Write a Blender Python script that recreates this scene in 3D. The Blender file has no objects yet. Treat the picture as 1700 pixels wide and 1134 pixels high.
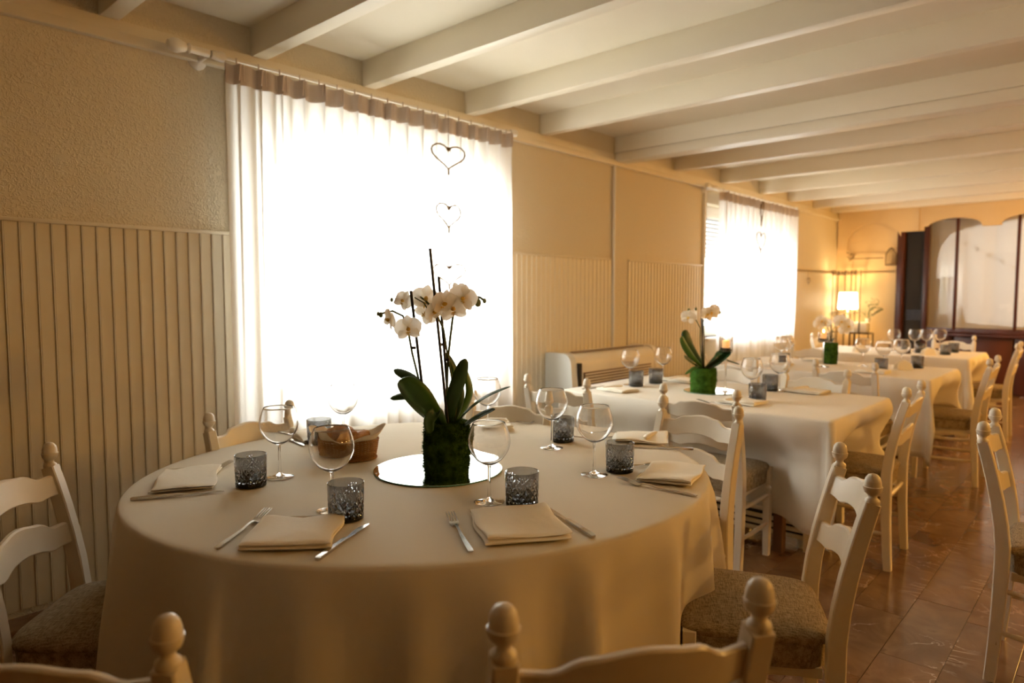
import bpy, bmesh, math, random
from mathutils import Vector, Matrix, noise
PI = math.pi
random.seed(7)
SC = bpy.context.scene
COL = SC.collection

# ------------------------------------------------------------------ camera, world, light, exposure
CAM_YAW, CAM_PITCH, CAM_H = 42.317, 3.938, 1.31
cam_d = bpy.data.cameras.new('camera'); cam = bpy.data.objects.new('camera', cam_d); COL.objects.link(cam)
cam.location = (0, 0, CAM_H)
cam.rotation_euler = (math.radians(90 - CAM_PITCH), 0, math.radians(CAM_YAW - 90))
cam_d.sensor_width = 36; cam_d.lens = 36 * 1133 / 1700
cam_d.clip_start = .02
cam_d.dof.use_dof = True; cam_d.dof.focus_distance = 2.0; cam_d.dof.aperture_fstop = 2.5
SC.camera = cam
vs = SC.view_settings
vs.view_transform = 'Standard'; vs.look = 'None'; vs.gamma = 1; vs.use_curve_mapping = False
vs.exposure = 0.22
SC.cycles.max_bounces = 14; SC.cycles.diffuse_bounces = 5; SC.cycles.glossy_bounces = 6
SC.cycles.transmission_bounces = 14; SC.cycles.transparent_max_bounces = 16
SC.cycles.sample_clamp_indirect = 8; SC.cycles.blur_glossy = .6
SC.cycles.use_denoising = True

world = bpy.data.worlds.new('overcast_sky'); SC.world = world; world.use_nodes = True
bg = world.node_tree.nodes['Background']; bg.inputs[0].default_value = (.97, 1, .97, 1); bg.inputs[1].default_value = 15.0

def lamp(name, kind, loc, energy, color, size=.1, rot=None, **k):
    d = bpy.data.lights.new(name, kind); d.energy = energy; d.color = color
    o = bpy.data.objects.new(name, d); COL.objects.link(o); o.location = loc
    if rot: o.rotation_euler = rot
    if kind == 'AREA':
        d.shape = 'RECTANGLE'; d.size = size[0]; d.size_y = size[1]
    else: d.shadow_soft_size = size
    for a, b in k.items():
        setattr(d, a, b)
    return o
def portal(x0, x1, z0, z1, y):
    o = lamp('window_portal', 'AREA', ((x0 + x1) / 2, y, (z0 + z1) / 2), 1, (1, 1, 1), (x1 - x0, z1 - z0), (math.radians(-90), 0, 0))
    o.data.cycles.is_portal = True
portal(1.73, 3.50, .68, 2.12, 3.60)
portal(6.62, 8.9, .86, 2.20, 3.60)
WARM = (1, .52, .11)
lamp('wall_lamp_light', 'POINT', (3.0, -2.4, 2.0), 72, WARM, .07)
lamp('wall_lamp_light', 'POINT', (6.4, -2.6, 2.0), 70, WARM, .08)
lamp('wall_lamp_light', 'POINT', (9.2, -1.4, 2.0), 215, WARM, .08)
lamp('sun_standin_light', 'POINT', (13.0, .9, 1.75), 105, (1, .96, .88), .03)  # added point light, stands in for sun on the partition curtain

# ------------------------------------------------------------------ materials
def M_(name, col=(.8, .8, .8), rough=.5, metal=0, spec=.5, trans=0, ior=1.45, emit=None, es=0, coat=0):
    m = bpy.data.materials.new(name); m.use_nodes = True
    b = m.node_tree.nodes['Principled BSDF']
    b.inputs['Base Color'].default_value = (*col, 1); b.inputs['Roughness'].default_value = rough
    b.inputs['Metallic'].default_value = metal; b.inputs['Specular IOR Level'].default_value = spec
    b.inputs['Transmission Weight'].default_value = trans; b.inputs['IOR'].default_value = ior
    b.inputs['Coat Weight'].default_value = coat
    if emit: b.inputs['Emission Color'].default_value = (*emit, 1); b.inputs['Emission Strength'].default_value = es
    return m
def N(m, t, **k):
    n = m.node_tree.nodes.new(t)
    for a, b in k.items():
        if a in n.inputs.keys(): n.inputs[a].default_value = b
        else: setattr(n, a, b)
    return n
def L(m, a, b): m.node_tree.links.new(a, b)
def bsdf(m): return m.node_tree.nodes['Principled BSDF']
def coords(m, kind='Object', scale=(1, 1, 1)):
    tc = N(m, 'ShaderNodeTexCoord'); mp = N(m, 'ShaderNodeMapping'); mp.inputs['Scale'].default_value = scale
    L(m, tc.outputs[kind], mp.inputs['Vector']); return mp.outputs[0]
def ramp(m, fac, stops):
    r = N(m, 'ShaderNodeValToRGB'); e = r.color_ramp.elements
    while len(e) < len(stops): e.new(.5)
    for i, (p, c) in enumerate(stops): e[i].position = p; e[i].color = (*c, 1)
    L(m, fac, r.inputs[0]); return r.outputs[0]
def bump(m, h, strength=.3, dist=.01):
    b = N(m, 'ShaderNodeBump'); b.inputs['Strength'].default_value = strength; b.inputs['Distance'].default_value = dist
    L(m, h, b.inputs['Height']); L(m, b.outputs[0], bsdf(m).inputs['Normal'])
def noisy(name, c1, c2, scale=5, rough=.6, bs=0, bscale=60, bdist=.003, sc3=(1, 1, 1), spec=.5, detail=4):
    m = M_(name, c1, rough, spec=spec); v = coords(m, scale=sc3)
    n = N(m, 'ShaderNodeTexNoise'); n.inputs['Scale'].default_value = scale; n.inputs['Detail'].default_value = detail
    L(m, v, n.inputs['Vector']); L(m, ramp(m, n.outputs[0], [(.35, c1), (.65, c2)]), bsdf(m).inputs['Base Color'])
    if bs:
        n2 = N(m, 'ShaderNodeTexNoise'); n2.inputs['Scale'].default_value = bscale; n2.inputs['Detail'].default_value = 3
        L(m, v, n2.inputs['Vector']); bump(m, n2.outputs[0], bs, bdist)
    return m
m_plaster = M_('cream_plaster', (.72, .64, .47), .75)
v = coords(m_plaster)
n1 = N(m_plaster, 'ShaderNodeTexNoise'); n1.inputs['Scale'].default_value = 55; n1.inputs['Detail'].default_value = 2; n1.inputs['Distortion'].default_value = 1.6
L(m_plaster, v, n1.inputs['Vector'])
r_ = ramp(m_plaster, n1.outputs[0], [(.47, (0, 0, 0)), (.62, (1, 1, 1))]); bump(m_plaster, r_, .6, .005)
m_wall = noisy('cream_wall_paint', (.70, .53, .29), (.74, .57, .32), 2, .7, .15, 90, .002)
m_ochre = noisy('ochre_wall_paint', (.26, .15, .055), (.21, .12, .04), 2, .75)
m_ceil = noisy('ceiling_paint', (.80, .73, .58), (.76, .69, .53), 1.5, .6)
m_beam = noisy('beam_paint', (.80, .73, .58), (.75, .68, .53), 3, .42, .12, 30, .002, (1, .25, 1))
m_board = noisy('wainscot_paint', (.72, .65, .50), (.68, .61, .46), 2.5, .42, .06, 40, .001, (1, 1, .2))
m_chair = noisy('ivory_chair_paint', (.78, .72, .60), (.74, .67, .54), 6, .28, .05, 50, .001, (1, 1, .4))
# worn spots where the paint has rubbed off the chairs
v = coords(m_chair, scale=(1, 1, .5)); wn = N(m_chair, 'ShaderNodeTexNoise'); wn.inputs['Scale'].default_value = 24; wn.inputs['Detail'].default_value = 6
L(m_chair, v, wn.inputs['Vector'])
rr = ramp(m_chair, wn.outputs[0], [(.71, (0, 0, 0)), (.73, (1, 1, 1))])
mx = N(m_chair, 'ShaderNodeMix', data_type='RGBA'); old = bsdf(m_chair).inputs['Base Color'].links[0].from_socket
L(m_chair, rr, mx.inputs[0]); L(m_chair, old, mx.inputs[6]); mx.inputs[7].default_value = (.28, .17, .08, 1)
L(m_chair, mx.outputs[2], bsdf(m_chair).inputs['Base Color'])
def fabric(name, c1, c2, s=260, bs=.5):
    m = M_(name, c1, .92, spec=.15); v = coords(m)
    w1 = N(m, 'ShaderNodeTexNoise'); w1.inputs['Scale'].default_value = 1; w1.inputs['Detail'].default_value = 2
    mp = N(m, 'ShaderNodeMapping'); mp.inputs['Scale'].default_value = (s, s * .12, s * .12); L(m, v, mp.inputs[0]); L(m, mp.outputs[0], w1.inputs['Vector'])
    w2 = N(m, 'ShaderNodeTexNoise'); w2.inputs['Scale'].default_value = 1; w2.inputs['Detail'].default_value = 2
    mp2 = N(m, 'ShaderNodeMapping'); mp2.inputs['Scale'].default_value = (s * .12, s, s); L(m, v, mp2.inputs[0]); L(m, mp2.outputs[0], w2.inputs['Vector'])
    a = N(m, 'ShaderNodeMath', operation='ADD'); L(m, w1.outputs[0], a.inputs[0]); L(m, w2.outputs[0], a.inputs[1])
    h = N(m, 'ShaderNodeMath', operation='MULTIPLY'); h.inputs[1].default_value = .5; L(m, a.outputs[0], h.inputs[0])
    L(m, ramp(m, h.outputs[0], [(.38, c1), (.6, c2)]), bsdf(m).inputs['Base Color']); bump(m, h.outputs[0], bs, .002)
    return m
m_tweed = fabric('oat_tweed', (.17, .125, .075), (.42, .34, .23), 400)
def linen(name, c, bs=.12):
    m = M_(name, c, .85, spec=.2); v = coords(m)
    a = N(m, 'ShaderNodeTexNoise'); a.inputs['Scale'].default_value = 7; a.inputs['Detail'].default_value = 5; L(m, v, a.inputs['Vector'])
    bump(m, a.outputs[0], bs, .02); return m
m_cloth = linen('tablecloth_window_lit', (.86, .82, .73), .10); m_cloth0 = linen('champagne_tablecloth', (.75, .69, .57), .10)  # rectangular-table cotton is coloured lighter to carry the window light on it
m_napkin = linen('napkin_cotton', (.93, .88, .76), .3)
m_liner = linen('basket_liner', (.78, .66, .47), .2)
# floor marble
def marble(name, base, alt, vein, seed):
    m = M_(name, base, .16, spec=.5); v = coords(m)
    add = N(m, 'ShaderNodeVectorMath', operation='ADD'); add.inputs[1].default_value = (seed, seed * .7, 0); L(m, v, add.inputs[0])
    a = N(m, 'ShaderNodeTexNoise'); a.inputs['Scale'].default_value = 4.5; a.inputs['Detail'].default_value = 9; a.inputs['Distortion'].default_value = 1.2; L(m, add.outputs[0], a.inputs['Vector'])
    c = ramp(m, a.outputs[0], [(.3, alt), (.48, base), (.62, (base[0] * 1.25, base[1] * 1.3, base[2] * 1.25)), (.7, alt)])
    w = N(m, 'ShaderNodeTexNoise'); w.inputs['Scale'].default_value = 3; w.inputs['Detail'].default_value = 7; w.inputs['Distortion'].default_value = 2.5; L(m, add.outputs[0], w.inputs['Vector'])
    k = ramp(m, w.outputs[0], [(.485, (0, 0, 0)), (.5, (1, 1, 1)), (.515, (0, 0, 0))])
    w3 = N(m, 'ShaderNodeTexNoise'); w3.inputs['Scale'].default_value = 2; L(m, add.outputs[0], w3.inputs['Vector'])
    k2 = ramp(m, w3.outputs[0], [(.5, (0, 0, 0)), (.65, (1, 1, 1))])
    mu = N(m, 'ShaderNodeMath', operation='MULTIPLY'); L(m, k, mu.inputs[0]); L(m, k2, mu.inputs[1])
    x = N(m, 'ShaderNodeMix', data_type='RGBA'); L(m, mu.outputs[0], x.inputs[0]); L(m, c, x.inputs[6]); x.inputs[7].default_value = (*vein, 1)
    L(m, x.outputs[2], bsdf(m).inputs['Base Color']); return m
m_tiles = [marble('rosy_marble', (.165, .090, .048), (.115, .058, .030), (.62, .48, .36), 0), marble('pale_rose_marble', (.185, .105, .06), (.14, .078, .042), (.62, .50, .38), 4.3),
           marble('rust_marble', (.15, .078, .040), (.10, .047, .025), (.55, .36, .26), 9.1), marble('brown_marble', (.17, .098, .055), (.12, .066, .036), (.6, .46, .35), 15.7)]
m_grout = M_('grout', (.09, .052, .03), .4)
m_white = M_('white_paint', (.80, .77, .70), .4)
m_unit = M_('ivory_plastic', (.74, .68, .56), .4); m_unitg = M_('grey_plastic', (.62, .62, .58), .45)
m_dark = M_('shadow_slot', (.03, .025, .02), .7)
m_wood = noisy('mahogany', (.085, .022, .012), (.05, .012, .008), 4, .35, 0, sc3=(1, 1, .15))
m_woodl = noisy('dark_oak', (.16, .075, .03), (.10, .045, .02), 5, .45, sc3=(1, 1, .2))
m_iron = M_('bronze_iron', (.10, .06, .03), .5, .6)
m_steel = M_('cutlery_steel', (.55, .53, .50), .22, 1)
m_mirror = M_('mirror_silver', (.93, .94, .93), .015, 1)
m_medge = M_('mirror_glass_edge', (.10, .32, .24), .1, spec=.8)
m_glass = M_('clear_glass', (1, 1, 1), 0, trans=1, ior=1.47)
m_smoke = M_('smoked_glass', (.50, .51, .52), .01, trans=1, ior=1.48)
m_tbase = M_('dark_glass_base', (.010, .010, .012), .06, spec=.7)
m_smoked = M_('smoked_glass_base', (.06, .06, .065), .03, trans=1, ior=1.48)
m_leaf = M_('orchid_leaf', (.05, .15, .02), .38); m_leafd = M_('orchid_leaf_dark', (.025, .075, .022), .35)
m_stem = M_('orchid_stem', (.09, .12, .04), .5); m_stick = M_('black_stake', (.015, .015, .017), .4)
m_bud = M_('orchid_bud', (.16, .20, .07), .5)
m_lip = M_('orchid_lip', (.80, .52, .10), .5)
m_moss = noisy('moss', (.02, .055, .01), (.06, .13, .02), 40, .95, spec=.1); m_mossb = noisy('bright_moss', (.035, .10, .012), (.08, .18, .025), 40, .95, spec=.1)
m_cane = noisy('wicker_cane', (.48, .25, .08), (.34, .16, .045), 30, .45)
m_bread = noisy('bread_crust', (.60, .30, .10), (.36, .13, .035), 14, .6, .5, 50, .006)
m_wire = noisy('twig_wire', (.22, .14, .06), (.12, .07, .03), 30, .7)
m_wax = M_('candle_wax', (.95, .62, .32), .5, emit=(1, .45, .12), es=.5)
m_flame = M_('candle_flame', (1, .8, .5), .5, emit=(1, .72, .35), es=30)
m_peb = M_('dark_pebbles', (.05, .045, .04), .5)
m_shade = M_('lamp_shade', (.95, .9, .8), .8, emit=(1, .83, .52), es=7)
m_plant = M_('house_plant', (.06, .14, .04), .5)


def translucent(name, col, fr_tl=.55, fr_tp=.0, rough=.9):
    m = bpy.data.materials.new(name); m.use_nodes = True; nt = m.node_tree; nt.nodes.clear()
    o = nt.nodes.new('ShaderNodeOutputMaterial'); d = nt.nodes.new('ShaderNodeBsdfDiffuse'); t = nt.nodes.new('ShaderNodeBsdfTranslucent')
    d.inputs[0].default_value = (*col, 1); t.inputs[0].default_value = (*col, 1)
    a = nt.nodes.new('ShaderNodeMixShader'); a.inputs[0].default_value = fr_tl
    nt.links.new(d.outputs[0], a.inputs[1]); nt.links.new(t.outputs[0], a.inputs[2]); out = a.outputs[0]
    if fr_tp:
        p = nt.nodes.new('ShaderNodeBsdfTransparent'); b = nt.nodes.new('ShaderNodeMixShader'); b.inputs[0].default_value = fr_tp
        nt.links.new(out, b.inputs[1]); nt.links.new(p.outputs[0], b.inputs[2]); out = b.outputs[0]
    nt.links.new(out, o.inputs[0]); return m
m_sheer = translucent('sheer_voile', (.93, .92, .90), .60, .06)
m_header = translucent('curtain_header_tape', (.66, .57, .50), .05)
m_lobbysheer = translucent('cotton_voile', (.86, .84, .79), .68)
m_petal = translucent('orchid_petal', (.95, .90, .80), .5)
m_shut = translucent('roller_shutter', (.50, .52, .54), .025)
m_pane = bpy.data.materials.new('window_glass'); m_pane.use_nodes = True; nt = m_pane.node_tree; nt.nodes.clear()
o_ = nt.nodes.new('ShaderNodeOutputMaterial'); g_ = nt.nodes.new('ShaderNodeBsdfGlossy'); g_.inputs['Roughness'].default_value = .02
t_ = nt.nodes.new('ShaderNodeBsdfTransparent'); lw_ = nt.nodes.new('ShaderNodeLayerWeight'); lw_.inputs[0].default_value = .5; pw_ = nt.nodes.new('ShaderNodeMath'); pw_.operation = 'POWER'; pw_.inputs[1].default_value = 5; nt.links.new(lw_.outputs['Facing'], pw_.inputs[0]); f_ = nt.nodes.new('ShaderNodeMath'); f_.operation = 'MULTIPLY_ADD'; f_.inputs[1].default_value = .9; f_.inputs[2].default_value = .04; nt.links.new(pw_.outputs[0], f_.inputs[0]); x_ = nt.nodes.new('ShaderNodeMixShader')
nt.links.new(f_.outputs[0], x_.inputs[0]); nt.links.new(t_.outputs[0], x_.inputs[1]); nt.links.new(g_.outputs[0], x_.inputs[2]); nt.links.new(x_.outputs[0], o_.inputs[0])

# ------------------------------------------------------------------ mesh helpers
class MB:
    def __init__(s): s.v = []; s.f = []; s.m = []
    def add(s, vs, fs, mi=0):
        o = len(s.v); s.v += [tuple(a) for a in vs]; s.f += [tuple(i + o for i in f) for f in fs]; s.m += [mi] * len(fs); return s
    def box(s, c, d, rot=None, bev=0, mi=0):
        x, y, z = d[0] / 2, d[1] / 2, d[2] / 2
        if bev:
            bm = bmesh.new(); bmesh.ops.create_cube(bm, size=1); bmesh.ops.scale(bm, vec=d, verts=bm.verts)
            bmesh.ops.bevel(bm, geom=bm.edges[:], offset=min(bev, min(d) * .45), segments=2, profile=.5, affect='EDGES')
            vs = [v.co.copy() for v in bm.verts]; bm.verts.index_update(); fs = [[v.index for v in f.verts] for f in bm.faces]; bm.free()
        else:
            vs = [Vector(p) for p in [(-x, -y, -z), (x, -y, -z), (x, y, -z), (-x, y, -z), (-x, -y, z), (x, -y, z), (x, y, z), (-x, y, z)]]
            fs = [(0, 3, 2, 1), (4, 5, 6, 7), (0, 1, 5, 4), (1, 2, 6, 5), (2, 3, 7, 6), (3, 0, 4, 7)]
        if rot is not None:
            R = rot if isinstance(rot, Matrix) else Matrix.Rotation(rot, 3, 'Z'); vs = [R @ v for v in vs]
        return s.add([v + Vector(c) for v in vs], fs, mi)
    def lathe(s, prof, seg=24, c=(0, 0, 0), mi=0, closed=False, ax=None):
        vs = []; fs = []; n = len(prof)
        for i in range(seg):
            a = 2 * PI * i / seg
            for r, z in prof: vs.append(Vector((r * math.cos(a), r * math.sin(a), z)))
        for i in range(seg):
            j = (i + 1) % seg
            for k in range(n if closed else n - 1):
                l = (k + 1) % n
                q = [i * n + k, j * n + k, j * n + l, i * n + l]
                if prof[k][0] < 1e-6: q = [i * n + k, j * n + l, i * n + l]
                elif prof[l][0] < 1e-6: q = [i * n + k, j * n + k, i * n + l]
                fs.append(q)
        if ax is not None: vs = [ax @ v for v in vs]
        s.add([v + Vector(c) for v in vs], fs, mi); return s
    def tube(s, pts, r, seg=6, mi=0, cap=True, closed=False, flat=1):
        P = [Vector(p) for p in pts]; n = len(P); R = r if isinstance(r, (list, tuple)) else [r] * n
        vs = []; up = Vector((0, 0, 1)); prev = None
        for i in range(n):
            a = P[(i - 1) % n] if (i or closed) else P[i]; b = P[(i + 1) % n] if (i < n - 1 or closed) else P[i]
            t = (b - a).normalized()
            if prev is None:
                u = t.cross(up)
                if u.length < .1: u = t.cross(Vector((0, 1, 0)))
                u.normalize()
            else: u = (prev - t * prev.dot(t)).normalized()
            prev = u; w = t.cross(u)
            for k in range(seg):
                q = 2 * PI * k / seg; vs.append(P[i] + (u * math.cos(q) + w * math.sin(q) * flat) * R[i])
        fs = []
        for i in range(n if closed else n - 1):
            for k in range(seg):
                l = (k + 1) % seg; j = (i + 1) % n
                fs.append((i * seg + k, i * seg + l, j * seg + l, j * seg + k))
        if cap and not closed: fs.append(tuple(range(seg))[::-1]); fs.append(tuple((n - 1) * seg + k for k in range(seg)))
        return s.add(vs, fs, mi)
    def sweep(s, pts, w, d, side=Vector((1, 0, 0)), mi=0):
        """rectangular section swept along pts; w along 'side', d across"""
        P = [Vector(p) for p in pts]; n = len(P); vs = []
        W = w if isinstance(w, (list, tuple)) else [w] * n; D = d if isinstance(d, (list, tuple)) else [d] * n
        for i in range(n):
            t = (P[min(i + 1, n - 1)] - P[max(i - 1, 0)]).normalized(); q = t.cross(side).normalized()
            hw, hd = W[i] / 2, D[i] / 2; c = min(hw, hd) * .18
            for a, b in ((-hw + c, -hd), (hw - c, -hd), (hw, -hd + c), (hw, hd - c), (hw - c, hd), (-hw + c, hd), (-hw, hd - c), (-hw, -hd + c)):
                vs.append(P[i] + side * a + q * b)
        fs = []
        for i in range(n - 1):
            for k in range(8): l = (k + 1) % 8; fs.append((i * 8 + k, i * 8 + l, (i + 1) * 8 + l, (i + 1) * 8 + k))
        fs += [tuple(range(8))[::-1], tuple((n - 1) * 8 + k for k in range(8))]
        return s.add(vs, fs, mi)
    def grid(s, fn, nu, nv, mi=0, cu=False):
        vs = [fn(i / (nu if cu else nu - 1), j / (nv - 1)) for i in range(nu) for j in range(nv)]
        fs = [(i * nv + j, ((i + 1) % nu) * nv + j, ((i + 1) % nu) * nv + j + 1, i * nv + j + 1) for i in range(nu if cu else nu - 1) for j in range(nv - 1)]
        return s.add(vs, fs, mi)
    def prism(s, poly, t0, t1, fn, mi=0):
        """extrude polygon poly(list of 2d) between t0 and t1, fn(a,b,t)->xyz"""
        n = len(poly); vs = [fn(a, b, t0) for a, b in poly] + [fn(a, b, t1) for a, b in poly]
        fs = [tuple(range(n))[::-1], tuple(range(n, 2 * n))] + [(i, (i + 1) % n, n + (i + 1) % n, n + i) for i in range(n)]
        return s.add(vs, fs, mi)
    def mesh(s, name, mats, smooth=True, angle=.7):
        me = bpy.data.meshes.new(name); me.from_pydata(s.v, [], s.f)
        for m in (mats if isinstance(mats, (list, tuple)) else [mats]): me.materials.append(m)
        if any(s.m): me.polygons.foreach_set('material_index', s.m)
        bm = bmesh.new(); bm.from_mesh(me); bmesh.ops.recalc_face_normals(bm, faces=bm.faces[:]); bm.to_mesh(me); bm.free()
        if smooth:
            me.polygons.foreach_set('use_smooth', [True] * len(me.polygons))
            if angle < 3: me.set_sharp_from_angle(angle=angle)
        me.update(); return me
    def build(s, name, mats, parent=None, smooth=True, angle=.7, loc=None, rz=None, **tags):
        return mk(name, s.mesh(name, mats, smooth, angle), parent, loc, rz, **tags)
def mk(name, data, parent=None, loc=None, rz=None, **tags):
    o = bpy.data.objects.new(name, data); COL.objects.link(o)
    if parent: o.parent = parent
    if loc is not None: o.location = loc
    if rz is not None: o.rotation_euler = (0, 0, rz) if not isinstance(rz, tuple) else rz
    for k, v in tags.items(): o[k] = v
    return o
def root(name, loc, rz=0, **tags): 
    o = mk(name, None, None, loc, rz, **tags); o.empty_display_size = .05; return o
def dup(o, loc=None, rz=None, label=None, group=None, parent=None):
    c = o.copy(); COL.objects.link(c)
    if parent: c.parent = parent
    if loc is not None: c.location = loc
    if rz is not None: c.rotation_euler = (0, 0, rz)
    if label: c['label'] = label
    if group: c['group'] = group
    for ch in o.children: dup(ch, parent=c)
    return c
class Maker:
    """the first call moves the prototype itself, later calls copy it"""
    def __init__(s, proto): s.p = proto; s.used = False
    def __call__(s, loc, rz, label, group=None):
        if not s.used:
            s.used = True; o = s.p; o.location = loc; o.rotation_euler = (0, 0, rz); o['label'] = label
            if group: o['group'] = group
            return o
        return dup(s.p, loc, rz, label, group)
ST = dict(kind='structure')
def boxobj(name, lo, hi, mat, parent=None, bev=0, **t):
    c = [(a + b) / 2 for a, b in zip(lo, hi)]; d = [abs(b - a) for a, b in zip(lo, hi)]
    return MB().box(c, d, bev=bev).build(name, mat, parent, smooth=bool(bev), **t)

# ------------------------------------------------------------------ room shell
YW = 3.30; XB = 10.80; X0 = -2.6; Y0 = -4.6; ZC = 2.63
fl = boxobj('floor', (X0, Y0, -.12), (XB, YW, -.006), m_grout, **ST)
me_t = {}
TX, TY = .60, .195
tile_me = []
for k, m in enumerate(m_tiles):
    tile_me.append(MB().box((0, 0, 0), (TX - .0016, TY - .0016, .012), bev=.0008).mesh('tile', m, False))
rest = MB(); rest_m = []
for j in range(-28, 22):
    y = .634 + (j - .5) * TY + 0
    if y < Y0 or y > YW - .02: continue
    off = (0, .37, .15, .49)[j % 4]
    for i in range(-6, 20):
        x = i * TX + off
        if x < X0 + .2 or x > XB: continue
        inview = (x > .3 and y < 3.3 and x < 6.9 and (y > -.1 or x > 1.8) and (y > x * .02 - .45) and y < 1.4) or (.2 < x < 1.4 and y > 1.4)
        k = random.randrange(4)
        if inview: mk('tile', tile_me[k], fl, (x, y, -.006 + random.uniform(-.0003, .0003)), random.choice((0, PI)))
        else: rest.box((x, y, -.006), (TX - .0016, TY - .0016, .012), mi=k)
o = rest.build('floor_tiling', m_tiles, fl, smooth=False, kind='stuff')
# ceiling slab, beams
ce = boxobj('ceiling', (X0, Y0, ZC), (XB, YW, ZC + .12), m_ceil, **ST)
BE = [-2.1, -1.35, -.6, .02, .42, 1.06, 1.735, 2.40, 3.20, 3.965, 5.95, 6.93, 7.95, 8.85, 9.75, 10.5]
for x in BE:
    if abs(x - .42) < .01: continue
    MB().box((x, (Y0 + YW) / 2, (2.484 + ZC) / 2 + .001), (.078, YW - Y0, ZC - 2.484), bev=.004).build('beam', m_beam, ce)
MB().box((4.96, (Y0 + YW) / 2, (2.497 + ZC) / 2), (.13, YW - Y0, ZC - 2.497), bev=.004).build('beam', m_beam, ce)
MB().box((4.965, (Y0 + YW) / 2, 2.4565), (.15, YW - Y0, .073), bev=.006).build('beam', m_beam, ce)
# window wall, built in bays round two openings; openings (x0,x1,z0,z1)
W1 = (1.73, 3.50, .68, 2.12); W2 = (6.60, 8.90, .86, 2.25)
wl = MB()
def wbox(x0, x1, z0, z1, y0=YW, y1=YW + .30): wl.box(((x0 + x1) / 2, (y0 + y1) / 2, (z0 + z1) / 2), (x1 - x0, y1 - y0, z1 - z0))
wbox(X0 - .3, W1[0], -.12, 2.75); wbox(W1[0], W1[1], -.12, W1[2]); wbox(W1[0], W1[1], W1[3], 2.75)
wbox(W1[1], W2[0], -.12, 2.75); wbox(W2[0], W2[1], -.12, W2[2]); wbox(W2[0], W2[1], W2[3], 2.75); wbox(W2[1], XB + .3, -.12, 2.75)
wleft = wl.build('wall_left', m_plaster, smooth=False, **ST)
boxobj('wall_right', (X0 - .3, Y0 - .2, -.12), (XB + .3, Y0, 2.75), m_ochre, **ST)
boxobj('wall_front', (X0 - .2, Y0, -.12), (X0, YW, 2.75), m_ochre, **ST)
# back wall with door opening and a long internal window
wb = MB()
def bbox(y0, y1, z0, z1): wb.box((XB + .08, (y0 + y1) / 2, (z0 + z1) / 2), (.16, y1 - y0, z1 - z0))
bbox(2.50, YW, -.12, 2.75); bbox(-1.2, 2.50, 2.40, 2.75); bbox(Y0, -1.2, -.12, 2.75)
wback = wb.build('wall_back', m_wall, smooth=False, **ST)
# ledge trim along the window wall, under the beams
MB().box(((X0 + XB) / 2, YW - .02, 2.412), (XB - X0, .04, .044), bev=.006).build('trim_1', m_beam, **ST)
MB().box(((X0 + XB) / 2, YW - .008, 2.463), (XB - X0, .016, .05), bev=.003).build('trim_2', m_beam, **ST)
MB().box((1.575, YW - .008, 1.20), (.022, .016, 2.38), bev=.003).build('trim_3', m_white, **ST)
# wainscot: boards one by one
bd = MB(); pw = .0548
prof = [(0, 0), (.0, .010), (.0445, .010), (.0455, .0075), (.0468, .0075), (.0470, .0110), (.0482, .0140), (.0497, .0150), (.0512, .0140), (.0522, .0110), (.0525, .0065), (.0548, .0065), (.0548, 0)]
bd.prism(prof, .03, 1.60, lambda a, b, t: (a, -b, t)); board = bd.mesh('board', m_board, True, .5)
def wainscot(x0, x1, single=True):
    n = int((x1 - x0) / pw + .5)
    if single:
        for i in range(n): mk('board', board, wleft, (x0 + i * pw, YW, 0))
    else:
        q = MB()
        for i in range(n): q.prism(prof, .03, 1.60, lambda a, b, t: (x0 + i * pw + a, YW - b, t))
        q.build('panelling', m_board, wleft, smooth=False, kind='stuff')
    MB().box(((x0 + x1) / 2, YW - .011, 1.607), (x1 - x0, .022, .016), bev=.004).build('cap_rail', m_board, wleft)
wainscot(.38, 1.562); wainscot(X0 + .01, .38, False); wainscot(3.56, 4.85); wainscot(5.13, 6.50); wainscot(8.95, 10.75, False)
MB().tube([(4.885, YW - .02, 0), (4.885, YW - .02, 2.40)], .013, 10).build('trim_4', m_white, **ST)
for x in (6.525,):
    MB().box((x, YW - .012, 1.2), (.035, .03, 2.38), bev=.004).build('trim_5', m_white, **ST)
# picture rail on the far end walls
MB().tube([(9.1, YW - .012, 1.63), (XB - .02, YW - .012, 1.63)], .006, 6).tube([(XB - .012, YW - .02, 1.63), (XB - .012, 2.52, 1.63)], .006, 6).build('trim_6', m_wire, **ST)

def window(n, W, shut):
    x0, x1, z0, z1 = W; y = YW + .14
    r = MB()
    for a, b, c, d in ((x0, x0 + .06, z0, z1), (x1 - .06, x1, z0, z1), (x0, x1, z0, z0 + .06), (x0, x1, z1 - .06, z1)):
        r.box(((a + b) / 2, y, (c + d) / 2), (b - a, .07, d - c), bev=.004)
    w = r.build('window_%d' % n, m_white, **ST)
    cx = (x0 + x1) / 2
    for s in (-1, 1):
        f = MB(); a, b = (x0 + .06, cx) if s < 0 else (cx, x1 - .06)
        for p, q, c, d in ((a, a + .05, z0 + .06, z1 - .06), (b - .05, b, z0 + .06, z1 - .06), (a, b, z0 + .06, z0 + .12), (a, b, z1 - .12, z1 - .06)):
            f.box(((p + q) / 2, y - .01, (c + d) / 2), (q - p, .05, d - c), bev=.004)
        sa = f.build('sash', m_white, w)
        boxobj('pane', (a + .045, y - .003, z0 + .11), (b - .045, y + .003, z1 - .11), m_pane, sa)
    MB().box((cx, YW + .03, z0 - .015), (x1 - x0 + .1, .2, .03), bev=.006).build('sill', m_white, w)
    if shut:
        k = int((z1 - shut) / .045)
        for i in range(k): MB().box((cx, y + .09, z1 - .0225 - i * .045), (x1 - x0, .012, .042), bev=.004).build('slat', m_shut, w)
window(1, W1, None); window(2, W2, 1.68)
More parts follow.
